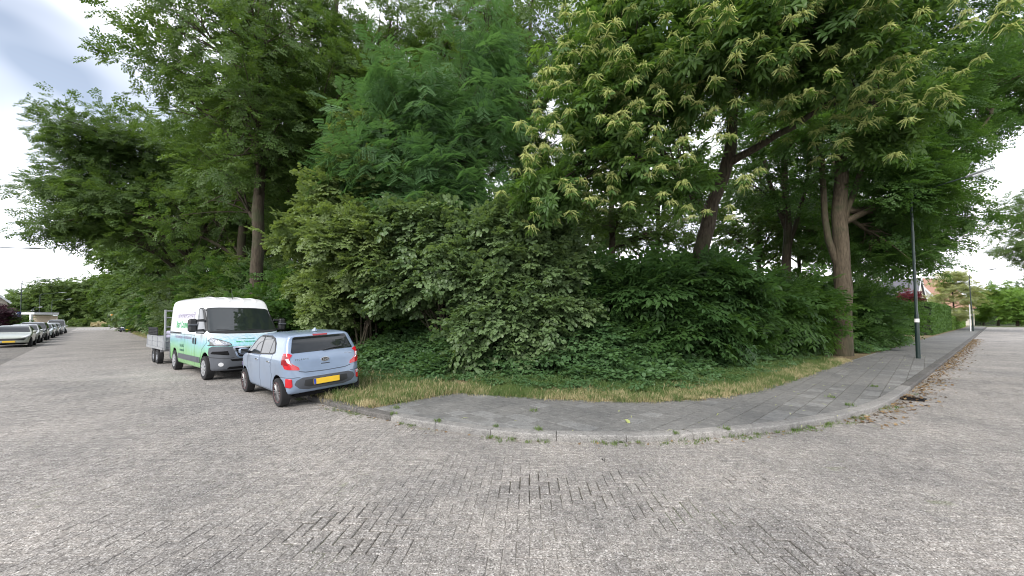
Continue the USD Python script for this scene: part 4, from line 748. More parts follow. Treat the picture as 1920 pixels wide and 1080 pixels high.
P_SEAM = plain('panel_gap', (0.02, 0.022, 0.026), 0.8); P_GREYPL = plain('grey_plastic', (0.062, 0.068, 0.080), 0.6, scale=3.0); P_CHROME = plain('chrome', (0.75, 0.76, 0.78), 0.14, metallic=1.0, var=0.03); P_SILVER = plain('silver_wheel_cover', (0.52, 0.53, 0.55), 0.32, metallic=0.75)
P_RIMDARK = plain('dark_alloy', (0.075, 0.072, 0.072), 0.35, metallic=0.7); P_RIMCUT = plain('machined_alloy', (0.24, 0.235, 0.235), 0.35, metallic=0.8); P_REDLENS = mat('red_lens', {'p': ('principled_bsdf', {'base_color': (0.46, 0.010, 0.018), 'roughness': 0.12, 'coat_weight': 0.8})}, [])
P_REDDARK = mat('deep_red_lens', {'p': ('principled_bsdf', {'base_color': (0.22, 0.004, 0.010), 'roughness': 0.12, 'coat_weight': 0.8})}, []); P_CLEARLENS = mat('clear_lens', {'p': ('principled_bsdf', {'base_color': (0.62, 0.63, 0.65), 'roughness': 0.08, 'coat_weight': 1.0, 'metallic': 0.35})}, [])
P_HEADLENS = mat('headlight_lens', {'p': ('principled_bsdf', {'base_color': (0.30, 0.31, 0.33), 'roughness': 0.06, 'coat_weight': 1.0, 'metallic': 0.5})}, [])
P_YELLOW = plain('yellow_plate', (0.72, 0.46, 0.03), 0.4, var=0.04); P_BLUE = plain('blue_plate_strip', (0.02, 0.06, 0.36), 0.4, var=0.04); P_WHITE = plain('white_paint', (0.66, 0.67, 0.68), 0.4, var=0.05); P_REDDISH = plain('red_accent', (0.10, 0.03, 0.03), 0.5)
P_ALU = plain('aluminium', (0.36, 0.37, 0.38), 0.42, metallic=0.55, var=0.08, scale=4.0); P_GALV = plain('galvanised_steel', (0.30, 0.31, 0.33), 0.5, metallic=0.5, var=0.18, scale=8.0)

def rev(profile, n=36):
    """revolve (radius, y) pairs about the y axis"""
    pr = np.array(profile, float); a = np.arange(n) * 2 * np.pi / n; v = np.stack([np.cos(a)[:, None] * pr[None, :, 0], np.broadcast_to(pr[None, :, 1], (n, len(pr))), np.sin(a)[:, None] * pr[None, :, 0]], 2).reshape(-1, 3); k = len(pr)
    i, j = np.meshgrid(np.arange(n), np.arange(k - 1), indexing='ij'); i2 = (i + 1) % n; q = np.stack([i * k + j, i * k + j + 1, i2 * k + j + 1, i2 * k + j], -1).reshape(-1, 4); return v, np.vstack([q[:, [0, 2, 1]], q[:, [0, 3, 2]]])
def wheel(t, x, y, r, w, rim, spokes=8, style='alloy', name='wheel', seg=40, lab=None):
    """y: outer face of the tyre; the wheel sits inwards of it"""
    s = 1 if y > 0 else -1; c = np.array([x, y, r]); flip = lambda vf: (vf[0] * np.array([1, -s, 1]) + c, vf[1] if s < 0 else vf[1][:, ::-1])     # local y: 0 outer face, positive inwards
    tyre = rev([(rim, 0.012), (rim + 0.012, 0.002), (r - 0.03, 0.0), (r - 0.008, 0.012), (r, 0.035), (r, w - 0.035), (r - 0.01, w - 0.01), (rim, w)], seg)
    wh = obj(name, flip(tyre), P_TYRE, t, 40)
    obj('rim', flip(rev([(rim + 0.004, 0.010), (rim - 0.012, 0.008), (rim - 0.018, 0.05), (rim - 0.05, 0.11), (0.0, 0.11)], seg)), P_RIMDARK if style == 'alloy' else P_SILVER if style == 'cover' else P_GALV, wh, 40)
    mb, mb2 = MB(), MB()
    if style == 'alloy':
        for k in range(spokes):
            a = 2 * math.pi * k / spokes
            for da in (-0.13, 0.13):
                p0 = np.array([0.04 * math.cos(a + da * 2), 0.02, 0.04 * math.sin(a + da * 2)]); p1 = np.array([(rim - 0.01) * math.cos(a + da), 0.012, (rim - 0.01) * math.sin(a + da)]); mb.tube([p0, (p0 + p1) / 2, p1], [0.016, 0.013, 0.010], 5)
        mb.add(*rev([(0.055, 0.03), (0.05, 0.008), (0.0, 0.004)], 20)); obj('spokes', flip(mb.out()), P_RIMCUT, wh, 30)
        obj('rim_ring', flip(rev([(rim + 0.002, 0.006), (rim - 0.004, 0.002), (rim - 0.012, 0.008)], seg)), P_REDDISH, wh)
    elif style == 'cover':
        for k in range(spokes):
            a = 2 * math.pi * k / spokes; d = np.array([math.cos(a), 0, math.sin(a)]); n2 = np.array([-math.sin(a), 0, math.cos(a)]); ri, ro, hw = 0.07, rim - 0.025, 0.030
            v = np.array([d * ri - n2 * hw * 0.6, d * ri + n2 * hw * 0.6, d * ro + n2 * hw * 1.25, d * ro - n2 * hw * 1.25]); top = v + np.array([0, 0.004, 0]); top[:2, 1] = -0.008; bot = v + np.array([0, 0.06, 0]); m = trimesh.convex.convex_hull(np.vstack([top, bot])); mb.add(m)
        mb.add(*rev([(rim + 0.003, 0.02), (rim, 0.0), (rim - 0.028, 0.004), (rim - 0.03, 0.03)], seg)); mb.add(*rev([(0.085, 0.03), (0.08, -0.008), (0.03, -0.014), (0.0, -0.014)], 24)); obj('wheel_cover', flip(mb.out()), P_CHROME if False else P_SILVER, wh, 30)
        obj('cover_gap', flip(rev([(rim - 0.02, 0.045), (0.0, 0.045)], seg)), P_DARK, wh)
    else:
        mb.add(*rev([(0.05, 0.03), (0.045, 0.0), (0.0, 0.0)], 16)); obj('hub', flip(mb.out()), P_GALV, wh, 30)
    return wh
def split_body(t, S, paint_m, arches, zdark=0.0, dark=P_DARK, name='body'):
    v, f = S.mesh(0.0); c = v[f].mean(1); n = nrm(np.cross(v[f[:, 1]] - v[f[:, 0]], v[f[:, 2]] - v[f[:, 0]]))
    dk = (c[:, 2] < zdark) & (n[:, 2] < -0.5)
    for x, r, depth in arches:
        d = np.hypot(c[:, 0] - x, c[:, 2] - r[1]); rad = nrm(np.column_stack([c[:, 0] - x, c[:, 2] - r[1]])); dk |= (d < r[0] + 0.012) & (np.abs(c[:, 1]) > depth - 0.02) & (((rad * n[:, [0, 2]]).sum(1) < -0.45) | (np.abs(c[:, 1]) < depth + 0.03))
    def sub(k):
        ff = f[k]; u_, inv = np.unique(ff, return_inverse=True); return v[u_], inv.reshape(-1, 3)
    b = obj(name, sub(~dk), paint_m, t, True); obj('wheel_arches', sub(dk), dark, t, True); return b
def place(t, roll): UsdGeom.Xformable(t).AddRotateXOp().Set(roll)
def text_on(t, name, text, h, origin, xdir, updir, m_, bold=False, parent=None, depth=0.003, stretch=1.0):
    tm = meshkit.text_mesh(text, h, depth, bold); v = np.array(tm.vertices); v[:, 0] *= stretch; x = nrm(xdir); z = nrm(np.cross(x, updir)); y = np.cross(z, x)
    return obj(name, (v[:, :1] * x + v[:, 1:2] * y + v[:, 2:3] * z + np.asarray(origin), tm.faces), m_, parent or t)

def panel(t, S, name, poly, axis, lo, hi, m_, out=0.004, inn=-0.014, sm=35, parent=None, **k):
    r = S.cut(mprism(poly, axis, lo, hi), out, inn)
    if r.is_empty(): return None
    return obj(name, r, m_, parent or t, sm, **k)

# --- the small silver blue hatchback
def small_hatchback():
    WB, R_, ARC = 1.2, 0.288, ((1.2, (0.335, 0.30), 0.52), (-1.2, (0.335, 0.30), 0.52))
    side = [(-1.60, 0.25), (-1.69, 0.40), (-1.715, 0.55), (-1.69, 0.66), (-1.665, 0.78), (-1.635, 0.95), (-1.56, 1.10), (-1.44, 1.32), (-1.44, 1.41), (-1.36, 1.455), (-1.0, 1.49), (-0.3, 1.492), (0.25, 1.455), (0.55, 1.36), (1.10, 1.02), (1.22, 0.965), (1.62, 0.86), (1.80, 0.74), (1.875, 0.55), (1.86, 0.30), (1.75, 0.20), (0.8, 0.18), (-0.8, 0.18), (-1.3, 0.20)]
    fr = [(0.62, 0.16), (0.755, 0.22), (0.795, 0.40), (0.80, 0.62), (0.80, 0.84), (0.775, 0.96), (0.74, 1.04), (0.655, 1.33), (0.60, 1.43), (0.48, 1.495), (0.2, 1.51)]; fr = fr + [(-a, b) for a, b in fr[::-1]]
    pl = [(-1.735, 0.0), (-1.725, 0.40), (-1.66, 0.66), (-1.52, 0.765), (-1.2, 0.805), (0, 0.80), (1.2, 0.80), (1.55, 0.74), (1.75, 0.58), (1.86, 0.3), (1.885, 0.0)]; pl = pl + [(a, -b) for a, b in pl[-2:0:-1]]
    S = Solid(side, fr, pl, k=0.045, res=0.022, arches=ARC)
    t = thing('small_hatchback', 'silver blue small hatchback seen from behind, parked half on the verge by the corner', 'car', (-5.10, 9.14, 0.04), math.atan2(0.669, -0.743)); place(t, -3.0)
    P = paint('silver_blue_paint', (0.225, 0.290, 0.395)); b = split_body(t, S, P, ARC, 0.27)
    for x in (-WB, WB):
        for y in (0.795, -0.795): wheel(t, x, y, R_, 0.18, 0.205, 8)
    for sgn in (1, -1):
        lo, hi = (0.3, 1.0) if sgn > 0 else (-1.0, -0.3); nm = 'side_window'
        for q in ([(0.86, 1.005), (0.40, 1.30), (0.28, 1.365), (0.00, 1.385), (0.00, 1.02)], [(-0.09, 1.025), (-0.09, 1.385), (-0.40, 1.375), (-0.68, 1.33), (-0.62, 1.05)], [(-0.655, 1.052), (-0.715, 1.315), (-0.83, 1.25), (-0.93, 1.10), (-0.86, 1.065)]):
            panel(t, S, nm, rpoly(q, 0.015), 'y', lo, hi, P_GLASS)
        panel(t, S, 'window_frame', rpoly([(0.98, 0.975), (0.42, 1.345), (0.25, 1.40), (-0.40, 1.408), (-0.74, 1.36), (-0.92, 1.26), (-1.00, 1.07), (-0.86, 1.03), (0, 0.99)], 0.02), 'y', lo, hi, P_BLACK, out=0.002)
        for pts in ([(-0.045, 0.995), (-0.045, 0.42), (-0.02, 0.30)], [(0.86, 0.98), (0.90, 0.80), (0.84, 0.42), (0.80, 0.30)], [(-0.86, 1.04), (-0.80, 0.78), (-0.86, 0.62), (-0.80, 0.45), (-0.72, 0.30)], [(0.80, 0.285), (-0.72, 0.285)]):
            panel(t, S, 'door_gap', line_poly(pts, 0.010), 'y', lo, hi, P_SEAM, out=0.0015, inn=-0.01)
        for hx in (0.12, -0.70):
            yy = S.skin_y(hx, 0.88, sgn < 0); obj('door_handle', box((hx, yy + sgn * 0.012, 0.88), (0.17, 0.035, 0.035), 0, 0.012), P_CHROME, t)
        ym = S.skin_y(0.74, 1.02, sgn < 0); v, f = tube([(0.80, ym + sgn * 0.19, 1.035), (0.77, ym + sgn * 0.14, 1.04), (0.75, ym + sgn * 0.05, 1.03)], [0.055, 0.068, 0.05], 10); v[:, 2] = 1.035 + (v[:, 2] - 1.035) * 1.0
        mir_ = trimesh.creation.icosphere(3); mv = np.array(mir_.vertices); mv = np.sign(mv) * np.abs(mv) ** 0.62 * np.array([0.062, 0.098, 0.066]) + np.array([0.76, ym + sgn * 0.135, 1.045]); m_ = obj('mirror', (mv, mir_.faces), P, t, True)
        obj('mirror_glass', box((0.694, ym + sgn * 0.135, 1.045), (0.012, 0.150, 0.095), 0, 0.004), P_GLASS, m_); obj('mirror_foot', tube([(0.77, ym + sgn * 0.08, 1.02), (0.80, ym - sgn * 0.02, 0.99)], [0.03, 0.035], 8), P_BLACK, m_)
        tl = rpoly([(0.86, 1.075), (0.665, 1.085), (0.60, 1.045), (0.655, 0.99), (0.655, 0.90), (0.61, 0.86), (0.52, 0.80), (0.50, 0.735), (0.70, 0.765), (0.86, 0.83)], 0.012); tl = tl if sgn > 0 else mir(tl)
        lx = mprism(rpoly([(-1.9, 0.5), (-1.9, 1.2), (-1.44, 1.2), (-1.46, 1.0), (-1.50, 0.85), (-1.58, 0.72)], 0.02), 'y', -1.2, 1.2); r_ = S.cut(mprism(tl, 'x', -2, -1.2) ^ lx, 0.010, -0.01); lamp = obj('tail_light', r_, P_REDLENS, t, 35)
        inn_ = rpoly([(0.80, 1.03), (0.70, 1.045), (0.69, 0.99), (0.72, 0.90), (0.69, 0.84), (0.80, 0.87)], 0.01); inn_ = inn_ if sgn > 0 else mir(inn_); panel(t, S, 'inner_lens', inn_, 'x', -2, -1.45, P_REDDARK, out=0.013, inn=0.0, parent=lamp)
        wl = rpoly([(0.675, 0.985), (0.725, 0.975), (0.705, 0.90), (0.66, 0.868), (0.62, 0.835), (0.66, 0.90)], 0.004); wl = wl if sgn > 0 else mir(wl); panel(t, S, 'reversing_lens', wl, 'x', -2, -1.45, P_CLEARLENS, out=0.014, inn=0.0, parent=lamp)
        rf = rpoly([(0.735, 0.595), (0.645, 0.575), (0.640, 0.43), (0.675, 0.40), (0.735, 0.42)], 0.012); rf = rf if sgn > 0 else mir(rf); panel(t, S, 'bumper_reflector', rf, 'x', -2, -1.3, P_REDLENS, out=0.008)
        if sgn < 0: panel(t, S, 'reversing_lamp', mir(rpoly([(0.735, 0.588), (0.652, 0.572), (0.648, 0.515), (0.735, 0.525)], 0.008)), 'x', -2, -1.3, P_CLEARLENS, out=0.011, inn=0.0)
        panel(t, S, 'crease_gap', line_poly([(sgn * 0.50, 0.60), (sgn * 0.64, 0.595), (sgn * 0.80, 0.62)], 0.008), 'x', -2, -1.3, P_SEAM, out=0.0015, inn=-0.01)
    panel(t, S, 'rear_window', rpoly([(-0.615, 1.075), (0.615, 1.075), (0.615, 1.10), (0.535, 1.375), (0.50, 1.39), (-0.50, 1.39), (-0.535, 1.375), (-0.615, 1.10)], 0.02), 'x', -2, -1.1, P_GLASS, out=0.005)
    panel(t, S, 'brake_light', rpoly([(-0.15, 1.425), (0.15, 1.425), (0.14, 1.392), (-0.14, 1.392)], 0.005), 'x', -2, -1.2, P_REDDARK, out=0.010)
    panel(t, S, 'windscreen', rpoly([(-0.66, 0.98), (0.66, 0.98), (0.53, 1.40), (-0.53, 1.40)], 0.03), 'x', 0.35, 1.4, P_GLASS)
    panel(t, S, 'bumper_insert', rpoly([(-0.36, 0.33), (0.36, 0.33), (0.52, 0.37), (0.61, 0.46), (0.57, 0.54), (0.46, 0.585), (-0.46, 0.585), (-0.57, 0.54), (-0.61, 0.46), (-0.52, 0.37)], 0.03), 'x', -2, -1.4, P_GREYPL, out=0.006)
    panel(t, S, 'plate_recess', rpoly([(-0.33, 0.385), (0.33, 0.385), (0.44, 0.42), (0.42, 0.535), (-0.42, 0.535), (-0.44, 0.42)], 0.02), 'x', -2, -1.4, P_BLACK, out=0.008, inn=-0.002)
    for yy in (0,):
        px_ = S.skin_x(0, 0.47) - 0.012; pt = obj('number_plate', box((px_, 0, 0.472), (0.012, 0.52, 0.112), 0, 0.003), P_YELLOW, t); obj('plate_strip', box((px_ - 0.003, 0.238, 0.472), (0.012, 0.042, 0.108), 0, 0.002), P_BLUE, pt)
    panel(t, S, 'hatch_gap', line_poly([(-0.52, 0.715), (-0.40, 0.685), (0, 0.672), (0.40, 0.685), (0.52, 0.715)], 0.012), 'x', -2, -1.3, P_SEAM, out=0.0015, inn=-0.01)
    xb = S.skin_x(0, 0.90); up = nrm(np.array([S.skin_x(0, 0.98) - S.skin_x(0, 0.82), 0, 0.16])); em = MB()
    e = np.array([[0, 0.088 * math.cos(a), 0.048 * math.sin(a)] for a in np.linspace(0, 2 * np.pi, 32, endpoint=False)]); c0 = np.array([xb - 0.004, 0, 0.90]); v = np.vstack([e + c0 + [0.012, 0, 0], e * 0.97 + c0 - [0.010, 0, 0], [c0 - [0.012, 0, 0]]])
    f = [[k, (k + 1) % 32, 32 + k] for k in range(32)] + [[(k + 1) % 32, 32 + (k + 1) % 32, 32 + k] for k in range(32)] + [[32 + k, 32 + (k + 1) % 32, 64] for k in range(32)]; bd = obj('badge', (v, np.array(f)), P_CHROME, t, 30)
    e2 = e * np.array([1, 0.80, 0.74]); v = np.vstack([e2 + c0 - [0.0135, 0, 0], [c0 - [0.0135, 0, 0]]]); obj('badge_field', (v, np.array([[k, (k + 1) % 32, 32] for k in range(32)])), P_BLACK, bd)
    text_on(t, 'badge_letters', 'KIA', 0.042, c0 + np.array([-0.015, 0.052, -0.021]), (0, -1, 0), (0, 0, 1), P_CHROME, True, bd, stretch=1.0)
    obj('hatch_handle', box((xb - 0.004, 0, 0.815), (0.03, 0.19, 0.03), 0, 0.01), P_BLACK, t)
    text_on(t, 'lettering', 'P I C A N T O', 0.030, (S.skin_x(0.45, 0.945) - 0.004, 0.57, 0.93), (0, -1, 0), up, P_CHROME, True)
    text_on(t, 'lettering', 'GT-Line', 0.026, (S.skin_x(-0.45, 0.975) - 0.004, -0.42, 0.965), (0, -1, 0), up, P_CHROME, True)
    xw = S.skin_x(0, 1.10); obj('rear_wiper', tube([(xw - 0.03, 0.02, 1.085), (xw - 0.03, -0.16, 1.115), (S.skin_x(-0.4, 1.13) - 0.012, -0.40, 1.125)], [0.014, 0.011, 0.007], 6), P_BLACK, t)
    fin = trimesh.convex.convex_hull(np.array([(-1.22, 0.025, 1.472), (-1.22, -0.025, 1.472), (-1.02, 0.02, 1.482), (-1.02, -0.02, 1.482), (-1.20, 0.006, 1.545), (-1.20, -0.006, 1.545), (-1.16, 0.005, 1.545)])); obj('roof_aerial', fin, P, t)
    obj('exhaust_box', box((-1.45, -0.1, 0.30), (0.22, 0.9, 0.12), 0, 0.03), P_DARK, t)
    obj('floor_pan', box((0, 0, 0.24), (3.0, 1.1, 0.14), 0, 0.03), P_DARK, t)
    return t
small_hatchback()

# --- the white and green van, facing the camera
def panel_van():
    WX, WR, RW = 1.86, -1.89, 0.345; ARC = ((WX, (0.43, 0.36), 0.62), (WR, (0.42, 0.36), 0.62))
    side = [(-2.84, 0.30), (-2.90, 0.42), (-2.90, 1.30), (-2.88, 2.10), (-2.82, 2.42), (-2.62, 2.535), (-1.6, 2.56), (0.3, 2.55), (0.85, 2.50), (1.14, 2.38), (1.27, 2.20), (1.92, 1.44), (2.05, 1.34), (2.44, 1.20), (2.64, 1.06), (2.72, 0.90), (2.75, 0.60), (2.70, 0.34), (2.55, 0.26), (1.4, 0.24), (-1.4, 0.24), (-2.5, 0.28)]
    fr = [(0.80, 0.22), (0.95, 0.26), (0.995, 0.40), (1.00, 0.80), (1.00, 1.25), (0.985, 1.40), (0.965, 1.60), (0.905, 2.25), (0.86, 2.44), (0.72, 2.54), (0.3, 2.57)]; fr = fr + [(-a, b) for a, b in fr[::-1]]
    pl = [(-2.91, 0.0), (-2.905, 0.85), (-2.86, 0.96), (-2.6, 1.005), (0, 1.01), (1.6, 1.005), (2.15, 0.965), (2.45, 0.87), (2.64, 0.68), (2.74, 0.35), (2.76, 0.0)]; pl = pl + [(a, -b) for a, b in pl[-2:0:-1]]
    S = Solid(side, fr, pl, k=0.06, res=0.03, arches=ARC)
    t = thing('panel_van', 'white gardening van with green and blue graphics, parked ahead of a trailer', 'van', (-9.93, 13.20, 0.0), math.atan2(-0.623, 0.782))
    VP = mat('van_wrap', {'tc': ('texture_coordinate', {}), 's': ('separate_xyz', {}), 'mp': ('mapping', {'scale': (9.0, 9.0, 0.7)}), 'n': ('noise_texture', {'scale': 1.6, 'detail': 4.0}), 'mp2': ('mapping', {'scale': (0.6, 0.6, 0.6)}), 'n2': ('noise_texture', {'scale': 1.0, 'detail': 2.0}),
        'nm': ('map_range', {'from_min': 0.3, 'from_max': 0.7, 'to_min': -0.10, 'to_max': 0.10}), 'nm2': ('map_range', {'from_min': 0.3, 'from_max': 0.7, 'to_min': -0.09, 'to_max': 0.09}), 'a': ('math', {'math_type': 'add'}), 'a2': ('math', {'math_type': 'add'}), 'd': ('map_range', {'from_min': 0.2, 'from_max': 2.2, 'to_min': 0.0, 'to_max': 1.0, 'clamp': True}),
        'r': ('rgb_ramp', {'ramp': [(0.0, (0.10, 0.27, 0.075)), (0.14, (0.12, 0.34, 0.095)), (0.27, (0.17, 0.43, 0.18)), (0.37, (0.21, 0.50, 0.38)), (0.45, (0.28, 0.52, 0.62)), (0.53, (0.52, 0.63, 0.70)), (0.60, (0.63, 0.65, 0.67)), (0.63, (0.66, 0.67, 0.68)), (1.0, (0.66, 0.67, 0.68))]}),
        'p': ('principled_bsdf', {'roughness': 0.3, 'coat_weight': 0.7, 'coat_roughness': 0.08})},
        [('tc.object', 's.vector'), ('tc.object', 'mp.vector'), ('mp.vector', 'n.vector'), ('tc.object', 'mp2.vector'), ('mp2.vector', 'n2.vector'), ('n.fac', 'nm.value'), ('n2.fac', 'nm2.value'), ('s.z', 'a.value1'), ('nm.result', 'a.value2'), ('a.value', 'a2.value1'), ('nm2.result', 'a2.value2'), ('a2.value', 'd.value'), ('d.result', 'r.fac'), ('r.color', 'p.base_color')])
    LIL = plain('lilac_film', (0.60, 0.585, 0.64), 0.35, coat=0.5, var=0.06, scale=1.5); GRN = plain('green_lettering', (0.02, 0.32, 0.09), 0.4, var=0.03); PUR = plain('purple_grey_lettering', (0.23, 0.20, 0.30), 0.4, var=0.03); DGR = plain('dark_green_lettering', (0.03, 0.12, 0.08), 0.4, var=0.03)
    split_body(t, S, VP, ARC, 0.30)
    for x in (WX, WR):
        for y in (0.985, -0.985): wheel(t, x, y, RW, 0.22, 0.225, 9, 'cover')
    for sgn in (-1, 1):
        lo, hi = (0.5, 1.3) if sgn > 0 else (-1.3, -0.5)
        panel(t, S, 'door_window', rpoly([(1.84, 1.44), (1.36, 2.00), (1.24, 2.09), (0.98, 2.11), (0.93, 2.05), (0.93, 1.38), (1.70, 1.38)], 0.03), 'y', lo, hi, P_GLASS)
        panel(t, S, 'window_seal', rpoly([(1.90, 1.43), (1.38, 2.04), (1.25, 2.13), (0.96, 2.15), (0.89, 2.08), (0.89, 1.34), (1.74, 1.34)], 0.03), 'y', lo, hi, P_BLACK, out=0.002)
        for pts in ([(0.80, 2.20), (0.78, 1.3), (0.80, 0.36)], [(1.98, 1.34), (2.02, 1.1), (1.55, 0.86), (1.40, 0.40)], [(-0.55, 2.15), (-0.55, 0.36)], [(-0.55, 2.16), (1.20, 2.18), (1.45, 2.0), (1.96, 1.40)], [(-2.80, 1.285), (0.80, 1.285)]):
            panel(t, S, 'door_gap', line_poly(pts, 0.012), 'y', lo, hi, P_SEAM, out=0.0015, inn=-0.012)
        panel(t, S, 'door_rail', sg.box(-2.78, 1.30, -0.95, 1.345), 'y', lo, hi, P_SEAM, out=0.004)
        for q in ((-1.32, 1.14, 0.46, 0.63), (1.20, 1.40, 0.46, 0.63)): panel(t, S, 'side_cladding', rpoly([(q[0], q[2]), (q[1], q[2]), (q[1], q[3]), (q[0], q[3])], 0.02), 'y', lo, hi, P_GREYPL, out=0.016)
        panel(t, S, 'graphic_panel', sg.box(-2.15, 1.40, 0.70, 2.09), 'y', lo, hi, LIL, out=0.0025, inn=-0.005)
        for hx in (0.66, 0.93): yy = S.skin_y(hx, 1.10, sgn < 0); obj('door_handle', box((hx, yy + sgn * 0.012, 1.11), (0.060, 0.04, 0.20), 0, 0.018), P_BLACK, t)
        panel(t, S, 'rear_corner', rpoly([(-2.98, 0.26), (-2.56, 0.26), (-2.56, 0.45), (-2.66, 0.92), (-2.98, 0.92)], 0.03), 'y', lo, hi, P_GREYPL, out=0.010)
        ym = sgn * 1.20; mb = obj('mirror', box((1.60, ym, 1.60), (0.16, 0.22, 0.40), 0, 0.05), P_BLACK, t, 30)
        obj('mirror_band', box((1.64, ym + sgn * 0.005, 1.615), (0.13, 0.245, 0.07), 0, 0.03), P_GREYPL, mb); obj('mirror_glass', box((1.512, ym, 1.62), (0.01, 0.18, 0.30), 0, 0.004), P_GLASS, mb)
        for zz in (1.44, 1.74): obj('mirror_arm', tube([(1.62, ym, zz), (1.63, sgn * 0.93, zz + 0.01)], [0.030, 0.045], 8), P_BLACK, mb)
        hl = rpoly([(0.99, 1.25), (0.90, 1.235), (0.74, 1.175), (0.545, 1.085), (0.50, 1.035), (0.62, 1.02), (0.90, 1.025), (0.99, 1.06)], 0.012); hl = hl if sgn > 0 else mir(hl)
        pr = mprism(hl, 'x', 1.9, 3) ^ mprism(sg.box(2.23, 0.9, 3, 1.4), 'y', -1.3, 1.3); h_ = obj('headlight', S.cut(pr, 0.008, -0.02), P_HEADLENS, t, 35); obj('headlight_surround', S.cut(mprism(hl.buffer(0.014), 'x', 1.9, 3) ^ mprism(sg.box(2.21, 0.9, 3, 1.4), 'y', -1.3, 1.3), 0.005, -0.015), P_BLACK, h_, 35)
        for cy_, cz_, rr in ((0.66, 1.075, 0.045), (0.80, 1.115, 0.055), (0.91, 1.16, 0.045)):
            panel(t, S, 'headlight_bowl', sg.Point(sgn * cy_, cz_).buffer(rr).difference(sg.Point(sgn * cy_, cz_).buffer(rr * 0.8)), 'x', 2.1, 3, P_CHROME, out=0.011, inn=0.0, parent=h_)
        panel(t, S, 'headlight_edge', line_poly([(sgn * 0.50, 1.03), (sgn * 0.62, 1.012), (sgn * 0.98, 1.02)], 0.02), 'x', 2.1, 3, P_BLACK, out=0.009, inn=-0.01, parent=h_)
    # front
    ws = rpoly([(-0.90, 1.40), (-0.5, 1.365), (0.5, 1.365), (0.90, 1.40), (0.81, 2.10), (0.5, 2.13), (-0.5, 2.13), (-0.81, 2.10)], 0.04); panel(t, S, 'windscreen', ws, 'x', 1.0, 2.3, glassmat('windscreen_glass', (0.010, 0.014, 0.014), 0.02, 0.95), out=0.005)
    panel(t, S, 'windscreen_seal', ws.buffer(0.022), 'x', 1.0, 2.3, P_BLACK, out=0.003)
    panel(t, S, 'cowl', rpoly([(-0.90, 1.40), (-0.5, 1.365), (0.5, 1.365), (0.90, 1.40), (0.86, 1.44), (0.5, 1.42), (-0.5, 1.42), (-0.86, 1.44)], 0.0), 'x', 1.5, 2.3, P_BLACK, out=0.012)
    for y0 in (0.62, -0.15): obj('wiper', tube([(S.skin_x(y0, 1.42, True) + 0.02, y0, 1.41), (S.skin_x(y0 - 0.3, 1.46, True) + 0.02, y0 - 0.3, 1.455), (S.skin_x(y0 - 0.55, 1.47, True) + 0.015, y0 - 0.55, 1.465)], 0.011, 5), P_BLACK, t)
    bump = mprism(rpoly([(2.28, 0.20), (2.24, 0.62), (2.16, 0.80), (2.20, 0.94), (2.36, 0.99), (3.0, 0.99), (3.0, 0.20)], 0.03), 'y', -1.3, 1.3); obj('front_bumper', S.cut(bump, 0.014, -0.02), P_GREYPL, t, 35)
    def fpanel(name, poly, m_, out, inn=-0.01, parent=None): return panel(t, S, name, poly, 'x', 1.9, 3.1, m_, out, inn, 35, parent)
    gf = rpoly([(-0.50, 0.985), (0.50, 0.985), (0.40, 0.70), (0.34, 0.64), (-0.34, 0.64), (-0.40, 0.70)], 0.03); gr_ = fpanel('grille_frame', gf.difference(rpoly([(-0.445, 0.945), (0.445, 0.945), (0.36, 0.715), (0.32, 0.685), (-0.32, 0.685), (-0.36, 0.715)], 0.02)), P_CHROME, 0.035)
    fpanel('grille', rpoly([(-0.445, 0.945), (0.445, 0.945), (0.36, 0.715), (0.32, 0.685), (-0.32, 0.685), (-0.36, 0.715)], 0.02), P_DARK, 0.017)
    for zz in (0.74, 0.79, 0.84, 0.89): fpanel('grille_bar', sg.box(-0.36 - (zz - 0.74) * 0.35, zz - 0.006, 0.36 + (zz - 0.74) * 0.35, zz + 0.006), P_GREYPL, 0.026)
    fpanel('lower_grille', rpoly([(-0.50, 0.56), (0.50, 0.56), (0.55, 0.62), (-0.55, 0.62)], 0.01), P_DARK, 0.017); fpanel('air_intake', rpoly([(-0.62, 0.33), (0.62, 0.33), (0.56, 0.40), (-0.56, 0.40)], 0.01), P_DARK, 0.017)
    for sgn in (-1, 1):
        q = rpoly([(0.56, 0.735), (0.60, 0.86), (0.90, 0.845), (0.93, 0.775)], 0.02); fpanel('bumper_slot', q if sgn > 0 else mir(q), P_DARK, 0.017)
        fl = sg.Point(sgn * 0.74, 0.475).buffer(0.055); fo = fpanel('fog_light', fl, P_CLEARLENS, 0.022); q = line_poly([(0.45, 0.66), (0.66, 0.64), (0.98, 0.68)], 0.018); fpanel('bumper_crease', q if sgn > 0 else mir(q), P_SEAM, 0.0165)
    xp = S.skin_x(0, 0.50, True) + 0.022; pt = obj('number_plate', box((xp, 0, 0.49), (0.012, 0.52, 0.112), 0, 0.003), P_YELLOW, t); obj('plate_strip', box((xp + 0.003, -0.238, 0.49), (0.012, 0.042, 0.108), 0, 0.002), P_BLUE, pt)
    xr = 1.02
    for yy in (-0.55, -0.2, 0.2, 0.55): panel(t, S, 'roof_rib', rpoly([(0.25, yy - 0.05), (1.12, yy - 0.035), (1.16, yy), (1.12, yy + 0.035), (0.25, yy + 0.05)], 0.03), 'z', 2.0, 2.8, P_WHITE, out=0.008, inn=-0.01)
    obj('aerial', tube([(0.98, -0.06, 2.43), (0.92, -0.06, 2.62), (0.80, -0.06, 2.80)], [0.010, 0.006, 0.004], 6), P_BLACK, t)
    obj('dashboard', box((1.40, 0, 1.30), (0.3, 1.5, 0.1), 0, 0.03), P_BLACK, t)
